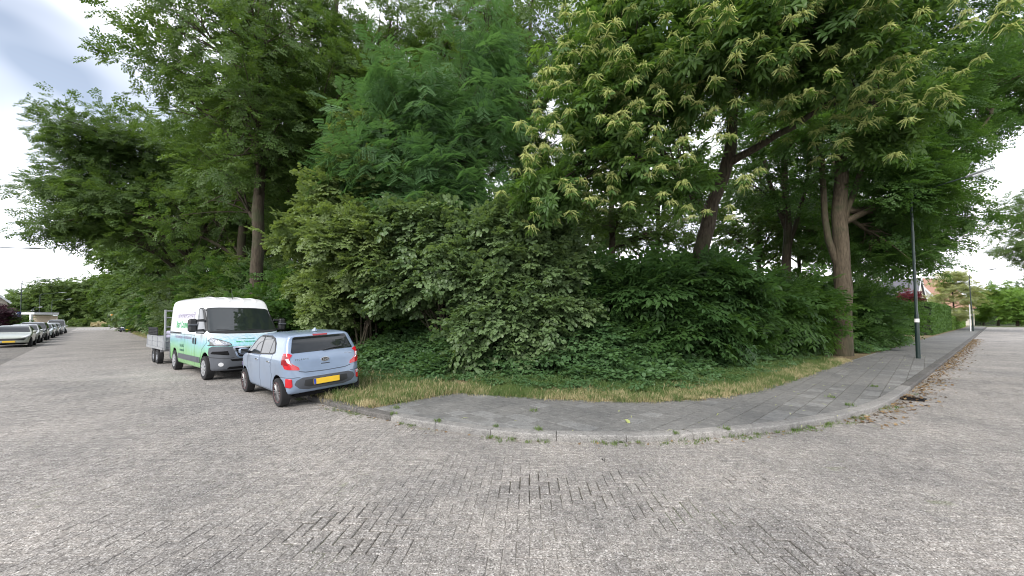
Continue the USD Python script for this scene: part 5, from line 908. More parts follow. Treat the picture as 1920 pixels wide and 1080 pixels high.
    # lettering on the visible side and on the bonnet
    def side_text(s_, h, x, z, m_, bold=True, st=1.0, dx=0.0): 
        y = min(S.skin_y(x, z), S.skin_y(x + 0.8, z + h / 2)); yt = S.skin_y(x, z + h); y0 = S.skin_y(x, z); text_on(t, 'lettering', s_, h, (x, y0 - 0.006, z), (1, dx, 0), (0, yt - y0, h), m_, bold, depth=0.002, stretch=st)
    side_text('Hoveniersbedrijf', 0.17, -1.72, 1.84, PUR, False, 1.28); side_text('Bart Couwenberg', 0.215, -1.78, 1.50, GRN, True, 1.02); side_text('Tuinaanleg & onderhoud', 0.105, -1.85, 1.145, PUR, False, 1.35)
    side_text('Tel. 0413', 0.085, -1.12, 0.86, DGR); side_text('hovenier.nl', 0.080, -1.12, 0.72, DGR)
    def hood_text(s_, h, y, z, m_, bold=True):
        x0 = S.skin_x(y, z, True); x1 = S.skin_x(y, z + h, True); xe = S.skin_x(y + 0.5, z, True); text_on(t, 'lettering', s_, h, (x0 + 0.012, y, z), (0.0 + (xe - x0) / 0.5 * 0.6, 1, 0), (x1 - x0, 0, h), m_, bold, depth=0.002)
    hood_text('Hoveniersbedrijf', 0.040, -0.30, 1.185, DGR); hood_text('Bart Couwenberg', 0.062, -0.38, 1.10, GRN)
    obj('floor_pan', box((0, 0, 0.30), (5.0, 1.3, 0.16), 0, 0.03), P_DARK, t)
    return t
panel_van()

# --- flatbed trailer behind the van
def trailer():
    Lh = 3.3; c = np.array([-9.93, 13.20]) + np.array([0.782, -0.623]) * (-2.9 - 0.75 - Lh / 2); t = thing('trailer', 'tandem axle aluminium flatbed trailer with ladder rack standing behind the van', 'trailer', (*c, 0), math.atan2(-0.623, 0.782))
    W = 2.0; zf = 0.66
    obj('chassis', MB().box((0, 0.6, zf - 0.10), (Lh, 0.08, 0.12)).box((0, -0.6, zf - 0.10), (Lh, 0.08, 0.12)).box((0.9, 0, zf - 0.10), (0.08, 1.9, 0.1)).box((-0.9, 0, zf - 0.10), (0.08, 1.9, 0.1)).tube([(Lh / 2, 0.5, zf - 0.1), (Lh / 2 + 0.9, 0, 0.5)], 0.04).tube([(Lh / 2, -0.5, zf - 0.1), (Lh / 2 + 0.9, 0, 0.5)], 0.04).out(), P_GALV, t)
    obj('deck', box((0, 0, zf), (Lh, W, 0.06), 0, 0.008), P_GALV, t); obj('edge_rail', MB().box((0, -W / 2 - 0.015, zf), (Lh, 0.03, 0.09)).box((0, W / 2 + 0.015, zf), (Lh, 0.03, 0.09)).out(), P_ALU, t)
    for sgn in (-1, 1):
        for k in range(3):
            x = -Lh / 2 + (k + 0.5) * Lh / 3
            for j in range(2): obj('side_board', box((x, sgn * (W / 2 - 0.02), zf + 0.04 + 0.10 + j * 0.20), (Lh / 3 - 0.05, 0.025, 0.19), 0, 0.006), P_ALU, t)
        for k in range(4): obj('board_post', box((-Lh / 2 + k * Lh / 3 + (0.03 if k == 0 else -0.03 if k == 3 else 0), sgn * (W / 2 - 0.01), zf + 0.25), (0.045, 0.045, 0.44), 0, 0.005), P_GALV, t)
        obj('top_rail', box((0, sgn * (W / 2 - 0.02), zf + 0.455), (Lh, 0.05, 0.03), 0, 0.006), P_ALU, t)
    mesh_m = MB()
    for k in range(17): mesh_m.tube([(-Lh / 2 + 0.05 + k * 0.12, -W / 2 + 0.03, zf + 0.46), (-Lh / 2 + 0.05 + k * 0.12, -W / 2 + 0.03, zf + 0.80)], 0.008, 4)
    for z in np.linspace(zf + 0.48, zf + 0.80, 6): mesh_m.tube([(-Lh / 2 + 0.05, -W / 2 + 0.03, z), (-Lh / 2 + 1.97, -W / 2 + 0.03, z)], 0.009, 4)
    obj('mesh_side', mesh_m.out(), P_BLACK, t, kind='stuff'); obj('mesh_backing', box((-Lh / 2 + 1.0, -W / 2 + 0.045, zf + 0.64), (1.92, 0.01, 0.33)), plain('black_netting', (0.02, 0.022, 0.025), 0.9), t)
    for j in range(2): obj('tailboard', box((-Lh / 2 + 0.02, 0, zf + 0.14 + j * 0.2), (0.025, W - 0.08, 0.19), 0, 0.006), P_ALU, t); obj('headboard', box((Lh / 2 - 0.02, 0, zf + 0.14 + j * 0.2), (0.025, W - 0.08, 0.19), 0, 0.006), P_ALU, t)
    for y in (-W / 2 + 0.04, W / 2 - 0.04): obj('rack_post', box((Lh / 2 + 0.03, y, zf + 0.72), (0.06, 0.06, 1.56), 0, 0.008), P_ALU, t)
    for z in (0.95, 1.22, 1.50, 1.86, 2.12): obj('rack_rung', box((Lh / 2 + 0.03, 0, z), (0.04, W - 0.14, 0.045), 0, 0.008), P_ALU, t)
    for sgn in (-1, 1):
        for x in (-0.38, 0.34): wheel(t, x, sgn * 0.98, 0.30, 0.19, 0.16, style='steel', seg=28)
        obj('mudguard', MB().tube([(-0.75, sgn * 0.88, 0.46), (-0.70, sgn * 0.88, 0.60), (0.66, sgn * 0.88, 0.60), (0.72, sgn * 0.88, 0.46)], 0.05, 4).out(), P_BLACK, t)
    obj('cargo_bin', box((0.95, -0.45, zf + 0.36), (0.7, 0.6, 0.62), 0, 0.03), plain('lilac_bin', (0.34, 0.33, 0.44), 0.5), t); obj('cargo_box', box((0.1, 0.25, zf + 0.24), (0.8, 0.8, 0.40), 0, 0.03), P_GREYPL, t)
    obj('jockey_wheel', MB().tube([(Lh / 2 + 0.6, -0.12, 0.12), (Lh / 2 + 0.6, -0.12, 0.75)], 0.025).out(), P_GALV, t)
trailer()

# --- parked cars further off
def far_car(label, t_, n_, col, L_=4.3, W=1.78, H=1.46, kind='hatch', group=None, lights='front', name='parked_car', metal=0.4):
    h, w = L_ / 2, W / 2; rw = 0.31; wx = h - 0.85; ARC = ((wx, (0.36, 0.32), w - 0.28), (-wx + 0.1, (0.36, 0.32), w - 0.28)); b = 0.92
    if kind == 'hatch': side = [(-h + 0.1, 0.26), (-h, 0.5), (-h + 0.05, 0.95), (-h + 0.42, H - 0.12), (-h + 0.75, H - 0.02), (-0.2, H), (0.35, H - 0.07), (h - 1.15, b + 0.06), (h - 0.9, b), (h - 0.35, 0.80), (h - 0.05, 0.62), (h, 0.42), (h - 0.1, 0.22)]
    elif kind == 'saloon': side = [(-h + 0.1, 0.26), (-h, 0.5), (-h + 0.02, 0.90), (-h + 0.25, 0.98), (-h + 0.75, 1.0), (-h + 1.45, H - 0.03), (-0.3, H), (0.25, H - 0.07), (h - 1.45, b + 0.06), (h - 1.2, b + 0.01), (h - 0.4, 0.78), (h - 0.06, 0.62), (h, 0.42), (h - 0.1, 0.22)]
    else: side = [(-h + 0.1, 0.26), (-h, 0.5), (-h + 0.02, 1.0), (-h + 0.18, H - 0.10), (-h + 0.4, H), (0.2, H), (0.75, H - 0.10), (h - 0.95, b + 0.16), (h - 0.7, b + 0.06), (h - 0.15, 0.86), (h, 0.6), (h, 0.42), (h - 0.1, 0.22)]
    fr = [(w - 0.15, 0.2), (w - 0.02, 0.30), (w, 0.55), (w, 0.80), (w - 0.03, b + 0.02), (w - 0.19, H - 0.12), (w - 0.32, H - 0.01), (0.2, H + 0.01)]; fr = fr + [(-x, z) for x, z in fr[::-1]]
    pl = [(-h, 0), (-h + 0.03, w - 0.3), (-h + 0.25, w - 0.06), (-h + 0.8, w), (h - 1.0, w), (h - 0.35, w - 0.10), (h - 0.08, w - 0.38), (h, 0)]; pl = pl + [(x, -y) for x, y in pl[-2:0:-1]]
    S = Solid(side, fr, pl, k=0.05, res=0.045, arches=ARC); p = L(t_, n_); t = thing(name, label, 'car', (p[0], p[1], 0), math.atan2(-A_[1], -A_[0]), group); NAMES['lk'] = NAMES.get('lk', 0) + 1; P = paint(f"car_paint_{NAMES['lk']:03d}", col, metal)
    split_body(t, S, P, ARC, 0.27)
    for x in (wx, -wx + 0.1):
        for y in (w - 0.01, -w + 0.01): wheel(t, x, y, rw, 0.19, 0.20, style='steel', seg=24)
    xs = {'hatch': (0.28, h - 1.2), 'saloon': (0.15, h - 1.5), 'mpv': (0.7, h - 0.98)}[kind]; zt = H - 0.10
    xr = {'hatch': -h + 0.70, 'saloon': -h + 1.25, 'mpv': -h + 0.40}[kind]
    for sgn in (-1, 1):
        lo, hi = (0.3, 1.2) if sgn > 0 else (-1.2, -0.3); xm = (xs[1] + xr) / 2
        panel(t, S, 'side_window', rpoly([(xs[1] - 0.12, b + 0.08), (xs[0] - 0.02, zt), (xm + 0.05, zt), (xm + 0.05, b + 0.08)], 0.02), 'y', lo, hi, P_GLASS); panel(t, S, 'side_window', rpoly([(xm - 0.05, b + 0.08), (xm - 0.05, zt), (xr + 0.20, zt - 0.02), (xr - 0.08, b + 0.10)], 0.02), 'y', lo, hi, P_GLASS)
        q = rpoly([(w + 0.02, 0.80), (w - 0.10, 0.80), (w - 0.42, 0.70), (w - 0.40, 0.64), (w + 0.02, 0.66)], 0.01); panel(t, S, 'headlight', q if sgn > 0 else mir(q), 'x', h - 0.75, h + 0.3, P_CLEARLENS, out=0.008)
        q = rpoly([(w + 0.02, 0.95), (w - 0.18, 0.95), (w - 0.2, 0.72), (w + 0.02, 0.72)], 0.01); panel(t, S, 'tail_light', q if sgn > 0 else mir(q), 'x', -h - 0.3, -h + 0.3, P_REDLENS, out=0.008)
        mm = trimesh.creation.icosphere(2); ym = S.skin_y(xs[1] - 0.2, b + 0.05, sgn < 0); obj('mirror', (np.array(mm.vertices) * [0.08, 0.11, 0.07] + [xs[1] - 0.2, ym + sgn * 0.10, b + 0.10], mm.faces), P, t, True)
    panel(t, S, 'windscreen', rpoly([(-w + 0.14, b + 0.07), (w - 0.14, b + 0.07), (w - 0.28, H - 0.075), (-w + 0.28, H - 0.075)], 0.03), 'x', -0.2, h, P_GLASS); panel(t, S, 'rear_window', rpoly([(-w + 0.2, b + 0.10), (w - 0.2, b + 0.10), (w - 0.30, H - 0.11), (-w + 0.30, H - 0.11)], 0.03), 'x', -h - 0.3, xr, P_GLASS)
    panel(t, S, 'grille', rpoly([(-w + 0.32, 0.46), (w - 0.32, 0.46), (w - 0.22, 0.60), (-w + 0.22, 0.60)], 0.03), 'x', h - 0.5, h + 0.3, P_BLACK, out=0.006); xp = S.skin_x(0, 0.38, True) + 0.012; obj('number_plate', box((xp, 0, 0.39), (0.012, 0.52, 0.11)), P_YELLOW, t)
    obj('floor_pan', box((0, 0, 0.25), (L_ - 0.6, W - 0.6, 0.14)), P_DARK, t)
GC = 'cars parked in the bay on the left side'
far_car('pale silver green car, nearest of the parked row at the left edge', 43.4, -3.62, (0.40, 0.43, 0.38), 4.6, 1.84, 1.46, 'saloon', GC)
far_car('silver car parked close behind the pale green one', 49.4, -3.60, (0.42, 0.44, 0.45), 4.3, 1.78, 1.50, 'hatch', GC)
far_car('dark grey people carrier parked third in the left row', 55.6, -3.55, (0.10, 0.10, 0.115), 4.4, 1.80, 1.66, 'mpv', GC)
far_car('light blue grey hatchback with bright bonnet in the left row', 62.2, -3.45, (0.42, 0.48, 0.53), 4.1, 1.75, 1.50, 'hatch', GC)
far_car('dark green grey car in the left row, before the last two', 69.0, -3.45, (0.12, 0.14, 0.13), 4.3, 1.76, 1.48, 'hatch', GC)
far_car('grey estate car, last but one of the left row', 75.8, -3.4, (0.20, 0.22, 0.24), 4.4, 1.78, 1.52, 'hatch', GC)
far_car('tall pale van-like car, farthest of the parked left row', 83.0, -3.3, (0.45, 0.47, 0.48), 4.6, 1.86, 1.92, 'mpv', GC)
far_car('small dark blue car parked far off against the bushes on the right', 84.5, 3.75, (0.035, 0.045, 0.085), 3.7, 1.65, 1.42, 'hatch')

# ------------------------------------------------------------------ street furniture and the far ends of both streets
P_LAMP = plain('dark_green_pole_paint', (0.007, 0.019, 0.017), 0.4, coat=0.3); P_LAMPHEAD = plain('lamp_head_grey', (0.20, 0.22, 0.22), 0.45); P_LENS = plain('lamp_cover', (0.75, 0.76, 0.78), 0.2, var=0.03); P_STICK = plain('pole_sticker', (0.78, 0.78, 0.76), 0.5, var=0.05); P_POLEBLUE = plain('blue_box_paint', (0.03, 0.06, 0.16), 0.5)
def street_lamp(label, base, H, arm, lean=(0, 0), head=True, sticker=False, box_=False, group='street lamps'):
    t = thing('street_lamp', label, 'street lamp', base, group=group); arm = np.asarray(arm, float); al = np.hypot(*arm[:2]); d = arm / al; tp = np.array([lean[0], lean[1], H])
    obj('base_sleeve', tube([(0, 0, -0.1), (lean[0] * 0.2, lean[1] * 0.2, 1.75), (lean[0] * 0.2, lean[1] * 0.2, 1.85)], [0.075, 0.07, 0.05], 14), P_LAMP, t, 40)
    obj('pole', tube([(lean[0] * 0.2, lean[1] * 0.2, 1.8), tuple(tp * [0.7, 0.7, 0.6]), tuple(tp - [0, 0, 0.25]), tuple(tp + d * 0.05 - [0, 0, 0.08]), tuple(tp + d * 0.18)], [0.05, 0.045, 0.04, 0.036, 0.032], 12), P_LAMP, t, 40)
    a0 = tp + d * 0.12; a1 = tp + arm * 0.8; obj('arm', tube([tuple(a0), tuple((a0 + a1) / 2 + [0, 0, 0.05]), tuple(a1)], [0.03, 0.026, 0.024], 10), P_LAMP, t, 40)
    h0 = tp + arm * 0.72; h1 = tp + arm * 1.05; sl = nrm(h1 - h0); sd = nrm(np.cross(sl, [0, 0, 1])); u3 = np.cross(sd, sl); k = []
    for f_, w, h_ in ((0, 0.05, 0.05), (0.15, 0.10, 0.07), (0.6, 0.12, 0.08), (0.95, 0.08, 0.045), (1.0, 0.03, 0.02)):
        c = h0 + (h1 - h0) * f_
        for a in np.linspace(0, 2 * np.pi, 12, endpoint=False): k.append(c + sd * w * math.cos(a) + u3 * h_ * (math.sin(a) if math.sin(a) > 0 else 0.35 * math.sin(a)))
    hd = obj('lamp_head', trimesh.convex.convex_hull(np.array(k)), P_LAMPHEAD, t, 40); c = h0 + (h1 - h0) * 0.55 - u3 * 0.03; k = [c + sl * x + sd * y - u3 * z for x, y in ((-.22, -.07), (.22, -.07), (.22, .07), (-.22, .07)) for z in (0, 0.035)]; obj('lamp_cover', trimesh.convex.convex_hull(np.array(k)), P_LENS, hd)
    if sticker: obj('sticker', tube([(lean[0] * 0.2, lean[1] * 0.2, 1.48), (lean[0] * 0.2, lean[1] * 0.2, 1.62)], 0.079, 14), P_STICK, t, 40)
    if box_: obj('cabinet', box((0, -0.16, 2.6), (0.34, 0.26, 0.62), 0, 0.03), P_POLEBLUE, t)
    return t
g_ = G(1722, 672, 0.09); street_lamp('dark green street lamp with white sticker, standing in the pavement by the big beech', g_, 6.7, (-M_[0] * 2.05, -M_[1] * 2.05, 0.50), (-0.02, 0.0), sticker=True)
g_ = G(1825, 621, 0.09); street_lamp('second street lamp, thin and dark, at the far end of the right pavement', g_, 7.0, (-M_[0] * 2.05, -M_[1] * 2.05, 0.45), (-0.2, 0))
g_ = D(1819, 600, g_[1]); obj_ = thing('marker_post', 'thin white post close beside the second street lamp', 'post', (g_[0], g_[1], 0.08)); obj('post', tube([(0, 0, -0.1), (0, 0, 3.2)], 0.05, 10), P_WHITE, obj_, 40); obj('cap', tube([(0, 0, 3.2), (0, 0, 3.28)], [0.055, 0.03], 10), P_WHITE, obj_, 40)
for px, hy, Y, lab, bx_ in ((38, 529, 49.0, 'street lamp with a blue box on its pole behind the parked row', True), (73, 553, 74.0, 'street lamp further down the left street, head over the road', False), (96, 566, 97.0, 'third street lamp down the left street, small against the trees', False)):
    g_ = D(px, 600, Y); street_lamp(lab, (g_[0], g_[1], 0), 6.9, (N_[0] * 3.2, N_[1] * 3.2, 0.55), box_=bx_)
g_ = D(-62, 450, 24.0); street_lamp('street lamp whose arm just reaches into the left edge of the picture', (g_[0], g_[1], 0), 6.4, (N_[0] * 3.0, N_[1] * 3.0, 0.35))
for px, py, Y, lab in ((60, 575, 62.0, 'low lamp over the parking court, left of two'), (46, 581, 66.0, 'low lamp over the parking court, behind the carport roof')):
    g_ = D(px, 600, Y); zt = D(px, py, Y)[2]; street_lamp(lab, (g_[0], g_[1], 0), zt - 0.3, (1.2, 0.2, 0.28), group='low lamps of the parking court')
# drain in the right gutter
dg = G(1708, 748); t = thing('drain_grate', 'dark gully grate in the gutter of the right street', 'drain', (dg[0], dg[1], 0.0), math.atan2(B_[1], B_[0])); obj('frame', MB().box((0, 0.20, 0.004), (0.46, 0.03, 0.02)).box((0, -0.20, 0.004), (0.46, 0.03, 0.02)).box((0.22, 0, 0.004), (0.03, 0.37, 0.02)).box((-0.22, 0, 0.004), (0.03, 0.37, 0.02)).out(), P_DARK, t)
for k in range(6): obj('bar', box((-0.17 + k * 0.068, 0, 0.004), (0.03, 0.37, 0.016)), P_DARK, t)
obj('sump', box((0, 0, 0.0), (0.42, 0.38, 0.01)), P_DARK, t)
# litter pieces that can be told apart
def flake(label, px, py, z, m_, s, seed):
    g_ = G(px, py, z); t = thing('litter_piece', label, 'litter', (g_[0], g_[1], z), seed); r_ = np.random.default_rng(seed); v, f = leaf(s, s * 0.5, OVAL, 0.6, 0.5); obj('scrap', (v + [0, 0, 0.03], f), m_, t); obj('stalk', tube([(0, 0, 0.03), (-s * 0.3, 0, 0.012)], 0.003, 5), m_, t)
flake('white scrap lying below the kerb joint', 1078, 824, 0.0, P_WHITE, 0.06, 3); flake('pale curled catkin lying on the corner pavement', 1172, 790, 0.09, LEAF['catkin'], 0.14, 5); flake('dark scrap on the road in front of the corner', 1133, 866, 0.0, P_DARK, 0.07, 8)

# far end of the left street
DASH = MB()
for k in range(14): p = L(112, -2.0 + k * 0.42); DASH.add(*box((p[0], p[1], 0.002), (1.4, 0.24, 0.006), math.atan2(A_[1], A_[0])))
t = thing('speed_table', 'raised crossing marked with a row of white blocks at the far end of the left street', 'speed table', kind='structure'); obj('ramp', prism(sg.Polygon([tuple(L(110.5, -2.4)[:2]), tuple(L(116, -2.4)[:2]), tuple(L(116, 3.6)[:2]), tuple(L(110.5, 3.6)[:2])]), 0.05, -0.05), M_PAVEFAR, t); v, f = DASH.out(); obj('white_blocks', (v + [0, 0, 0.006], f), P_WHITE, t, kind='stuff')
obj('far_pavement', sheet(sg.Polygon([tuple(L(t_, n_)[:2]) for t_, n_ in ((150, -4.7), (-14, -4.7), (-14, -6.6), (150, -6.6))]), 0.06), M_PAVEFAR, kind='structure', label='pavement beyond the parked cars')
obj('crossing_road', sheet(sg.Polygon([tuple(L(t_, n_)[:2]) for t_, n_ in ((116, -30), (124, -30), (124, 40), (116, 40))]), -0.0085), M_ROADFAR, kind='structure', label='crossing road at the far end of the left street')
BRI = mat('house_brick', {'g': ('texture_coordinate', {}), 'mp': ('mapping', {'rotation': (math.pi / 2, 0, 0)}), 'b': ('brick_texture', {'scale': 4.0, 'color1': (0.42, 0.33, 0.25), 'color2': (0.50, 0.41, 0.32), 'mortar': (0.42, 0.39, 0.35), 'mortar_size': 0.015}), 'p': ('principled_bsdf', {'roughness': 0.85})}, [('g.object', 'mp.vector'), ('mp.vector', 'b.vector'), ('b.color', 'p.base_color')])
P_ROOF = plain('roof_tiles_grey', (0.10, 0.10, 0.115), 0.7); P_ROOFRED = plain('roof_tiles_red', (0.30, 0.165, 0.115), 0.75); P_SOLAR = plain('solar_panel', (0.018, 0.022, 0.040), 0.12); P_PLASTER = plain('pale_plaster', (0.62, 0.58, 0.50), 0.8, scale=1.0); P_BROWN = plain('brown_boards', (0.085, 0.040, 0.028), 0.75)
def house(name, label, c, rz, w, l, eave, ridge, wall, roofm, extra=None, board=P_WHITE):
    """gable at +x local; l along x, w along y"""
    t = thing(name, label, 'house', c, rz); hw, hl = w / 2, l / 2
    obj('wall', trimesh.convex.convex_hull(np.array([(x, y, z) for x in (-hl, hl) for y, z in ((-hw, 0), (hw, 0), (-hw, eave), (hw, eave), (0, ridge))])), wall, t)
    rf = None
    for sgn in (-1, 1):
        d = np.array([0, sgn * hw, eave - ridge]); n_ = nrm(np.array([0, sgn * (ridge - eave), hw])); e = nrm(d) * 0.35
        pts = [np.array([x, 0, ridge]) + o for x in (-hl - 0.25, hl + 0.25) for o in (n_ * 0.03, n_ * 0.17, d + e + n_ * 0.03, d + e + n_ * 0.17)]; rf = obj('roof', trimesh.convex.convex_hull(np.array(pts)), roofm, t)
        for x in (-hl - 0.29, hl + 0.29): obj('bargeboard', trimesh.convex.convex_hull(np.array([np.array([x + dx, 0, ridge]) + o for dx in (-0.03, 0.03) for o in (n_ * 0.20, n_ * -0.08, d + e + n_ * 0.20, d + e - n_ * 0.08)])), board, t)
    obj('chimney', box((-hl * 0.4, 0.3, ridge + 0.35), (0.6, 0.6, 1.2), 0, 0.02), wall, rf)
    for y in (-hw * 0.45, hw * 0.45):
        for z in ((1.5, eave + 0.6) if eave > 2.6 else (1.4,)): f = obj('window', box((hl + 0.01, y, z), (0.06, 1.3, 1.2), 0, 0.01), P_WHITE, t); obj('pane', box((hl + 0.03, y, z), (0.04, 1.14, 1.04)), P_GLASS, f)
    if extra: extra(t, hw, hl, eave, ridge)
    return t
def solar(t, hw, hl, eave, ridge):
    d = np.array([0, -hw, eave - ridge]); n_ = nrm(np.array([0, -(ridge - eave), hw]))
    for i in range(5):
        for j in range(2): 
            o = [np.array([hl - 0.4 - i * 1.05 + dx, 0, ridge]) + d * (0.12 + j * 0.40 + dd) + n_ * h_ for dx in (-1.0, 0) for dd in (0, 0.37) for h_ in (0.19, 0.25)]; obj('solar_panel', trimesh.convex.convex_hull(np.array(o)), P_SOLAR, t)
g_ = D(-66, 600, 62.0); house('gable_house', 'pale brick house with solar panels on its dark roof at the left edge', (g_[0] - 3.6, g_[1] + 1.0, 0), math.radians(-8), 7.5, 9, 5.0, 8.3, BRI, P_ROOF, solar)
g_ = D(40, 600, 58.0); t = thing('carport', 'white flat roofed carport behind the parked cars', 'carport', (g_[0], g_[1], 0)); zt = D(40, 586, 58.0)[2]
obj('roof', box((0.1, 1.5, zt - 0.12), (3.9, 3.2, 0.36), 0, 0.03), P_WHITE, t); obj('roof_cap', box((0.1, 1.5, zt + 0.08), (4.0, 3.3, 0.03)), P_ROOF, t)
for x in (-1.6, 1.35): obj('post', box((x, 0.1, zt / 2 - 0.15), (0.28, 0.28, zt - 0.3), 0, 0.02), P_WHITE, t)
obj('back_wall', box((0, 3.0, zt / 2 - 0.2), (3.7, 0.15, zt - 0.42)), BRI, t)
def sign(label, px, py, Y, w, h, m_, post=P_GALV, cat='sign', back=None, rz=0.0):
    p = D(px, py, Y); t = thing('street_sign', label, cat, (p[0], p[1], 0), rz); obj('post', tube([(0, 0, -0.1), (0, 0, p[2] + h / 2)], 0.035, 8), post, t, 40); bd = obj('board', box((0, -0.06, p[2]), (w, 0.03, h), 0, 0.008), m_, t); obj('board_edge', box((0, -0.042, p[2]), (w + 0.05, 0.02, h + 0.05), 0, 0.006), P_WHITE, bd); return t
P_ORANGE = plain('orange_sign', (0.62, 0.24, 0.03), 0.5); P_PALESIGN = plain('pale_blue_sign', (0.55, 0.66, 0.72), 0.5)
sign('pale rectangular board on a post behind the last parked cars', 104, 594, 92, 1.15, 0.85, P_PALESIGN); sign('white square sign left of the orange sign by the small dark car', 205, 591.5, 96, 0.75, 0.6, P_WHITE); sign('orange sign on a thin post beyond the small dark car', 211, 592.5, 92, 0.85, 1.0, P_ORANGE)
P_BLUEHOUSE = plain('pale_blue_wall', (0.42, 0.50, 0.60), 0.7); p = D(199, 600, 150); t = thing('low_building', 'low pale blue building seen under the trees at the end of the left street', 'building', (p[0], p[1], 0)); obj('wall', box((0, 0, 1.9), (9, 6, 3.8)), P_BLUEHOUSE, t); obj('roof', trimesh.convex.convex_hull(np.array([(x, y, z) for x in (-5, 5) for y, z in ((-3.5, 3.8), (3.5, 3.8), (0, 6.2))])), P_ROOF, t)
for x in (-3, -1, 1, 3): w_o = obj('window', box((x, -3.02, 1.8), (1.2, 0.06, 1.4)), P_WHITE, t); obj('pane', box((x, -3.04, 1.8), (1.05, 0.05, 1.25)), P_GLASS, w_o)
def far_bush(label, px, py0, py1, Y, wpx, sp, mk, seed, n=50, per=8, scale=0.6, rc=0.5, name='garden_shrub', cat='shrub', group=None):
    c = D(px, py0, Y); top = D(px, py0, Y)[2]; bot = max(D(px, py1, Y)[2], 0.1); R = wpx / FPX * Y / 2
    return bush(name, label, cat, (c[0], c[1], 0), [((c[0], c[1], (top + bot) / 2), (R, R * 0.8, max((top - bot) / 2, 0.3)), n)], sp, seed, per=per, rc=rc, scale=scale, mat_=LEAF[mk], power=0.35, zmin=-0.95, gap=0.12, group=group)
far_bush('dark purple leaved shrub at the left edge behind the pale green car', 2, 576, 640, 46, 34, 'small', 'purple', 500, 90, 10, 1.3, 0.5)
far_bush('dark green hedge plant between purple shrub and carport', 32, 592, 640, 47, 34, 'small', 'hedge', 501, 60, 9, 1.3, 0.45); far_bush('small bright shrub just right of the carport post', 66, 598, 625, 64, 16, 'small', 'fresh', 502, 30, 8, 1.3, 0.4)
far_bush('feathery green planting left in the junction island', 141, 600.5, 612, 118, 20, 'far', 'grass', 503, 50, 8, 0.7, 0.6); far_bush('tall green planting in the middle of the junction island', 163, 599.5, 613, 117, 28, 'far', 'far', 504, 60, 8, 0.7, 0.6); far_bush('low yellowish shrub right of the green planting', 187, 605.5, 613, 112, 24, 'far', 'straw', 505, 40, 7, 0.5, 0.4); far_bush('pale grassy patch before the orange sign', 205, 609, 614, 104, 20, 'far', 'grass', 506, 30, 7, 0.5, 0.3)
for i, (px, py, Y, w, sp) in enumerate([(28, 556, 120, 44, 'far'), (62, 532, 128, 62, 'hazel'), (100, 517, 126, 66, 'far'), (136, 521, 134, 56, 'hazel'), (168, 512, 130, 56, 'far'), (196, 520, 136, 50, 'far'), (-10, 560, 118, 40, 'far'), (222, 505, 128, 54, 'oak')]):
    c = D(px, py, Y); h = c[2]; R = w / FPX * Y / 2
    lab = ['round crowned tree behind the carport, low on the left skyline', 'broad tree behind the first lamp on the left', 'tallest tree of the far group at the end of the left street', 'pale green tree above the last parked cars', 'large tree over the junction island', 'dark tree above the low blue building', 'tree at the very left edge behind the solar roof', 'tall dark tree that meets the roadside oaks'][i]
    tree('background_tree', lab, 'tree', straight(c[0], c[1], h * 0.85), 0.3, [((c[0], c[1], h * 0.58), (R, R * 0.8, h * 0.38), 95), ((c[0] + R * 0.4, c[1] - 1, h * 0.36), (R * 0.8, R * 0.6, h * 0.30), 50), ((c[0] - R * 0.45, c[1] - 1, h * 0.38), (R * 0.75, R * 0.6, h * 0.30), 46)], 'far', 520 + i, per=7, rc=1.5, gap=0.22, scale=1.35, mat_=LEAF[sp], nlimb=6)
# far end of the right street
def hedge(name, label, pts, h, th, seed, m_, dens=26):
    """clipped hedge along a line of ground points: a leafy skin on a dark core"""
    r_ = np.random.default_rng(seed); ln = sg.LineString(pts); poly = ln.buffer(th / 2, cap_style=2, join_style=2); b = np.array([*pts[0], 0.0]); t = thing(name, label, 'hedge', b)
    v, f = prism(poly.buffer(-0.07), h - 0.09, 0.0); obj('core', (v - b, f), plain('hedge_core_' + str(seed), (0.02, 0.028, 0.012), 0.9), t)
    ring = poly.exterior; n = int(ring.length * h * dens); s = r_.uniform(0, ring.length, n); P0 = shapely.get_coordinates(shapely.line_interpolate_point(ring, s)); P1 = shapely.get_coordinates(shapely.line_interpolate_point(ring, (s + 0.02) % ring.length)); T_ = nrm(P1 - P0); N2 = np.column_stack([T_[:, 1], -T_[:, 0]]); N2 *= np.where(shapely.contains_xy(poly, *(P0 + N2 * 0.05).T), -1, 1)[:, None]
    nt = int(poly.area * dens); bb = poly.bounds; Q = np.column_stack([r_.uniform(bb[0], bb[2], nt * 6), r_.uniform(bb[1], bb[3], nt * 6)]); Q = Q[shapely.contains_xy(poly, *Q.T)][:nt]
    pos = np.vstack([np.column_stack([P0 + N2 * r_.normal(0, 0.025, (n, 1)), r_.uniform(0.05, h, n)]), np.column_stack([Q, h + r_.normal(0, 0.025, len(Q))])]); nn_ = np.vstack([np.column_stack([N2, np.full(n, 0.25)]), np.tile([0, 0, 1.0], (len(Q), 1))]) + 0.35 * r_.standard_normal((n + len(Q), 3))
    F_ = frames(np.cross(nn_, r_.standard_normal(nn_.shape)), nn_); instancer('leaves', t, SPR['hedge'], m_, pos - b, F_, r_.uniform(0.75, 1.25, len(pos)), r_.integers(0, 2, len(pos)), kind='stuff'); return t
h0 = Rr(58, 3.95)[:2]; h1 = Rr(80, 3.9)[:2]; c0 = h0 + M_ * 6
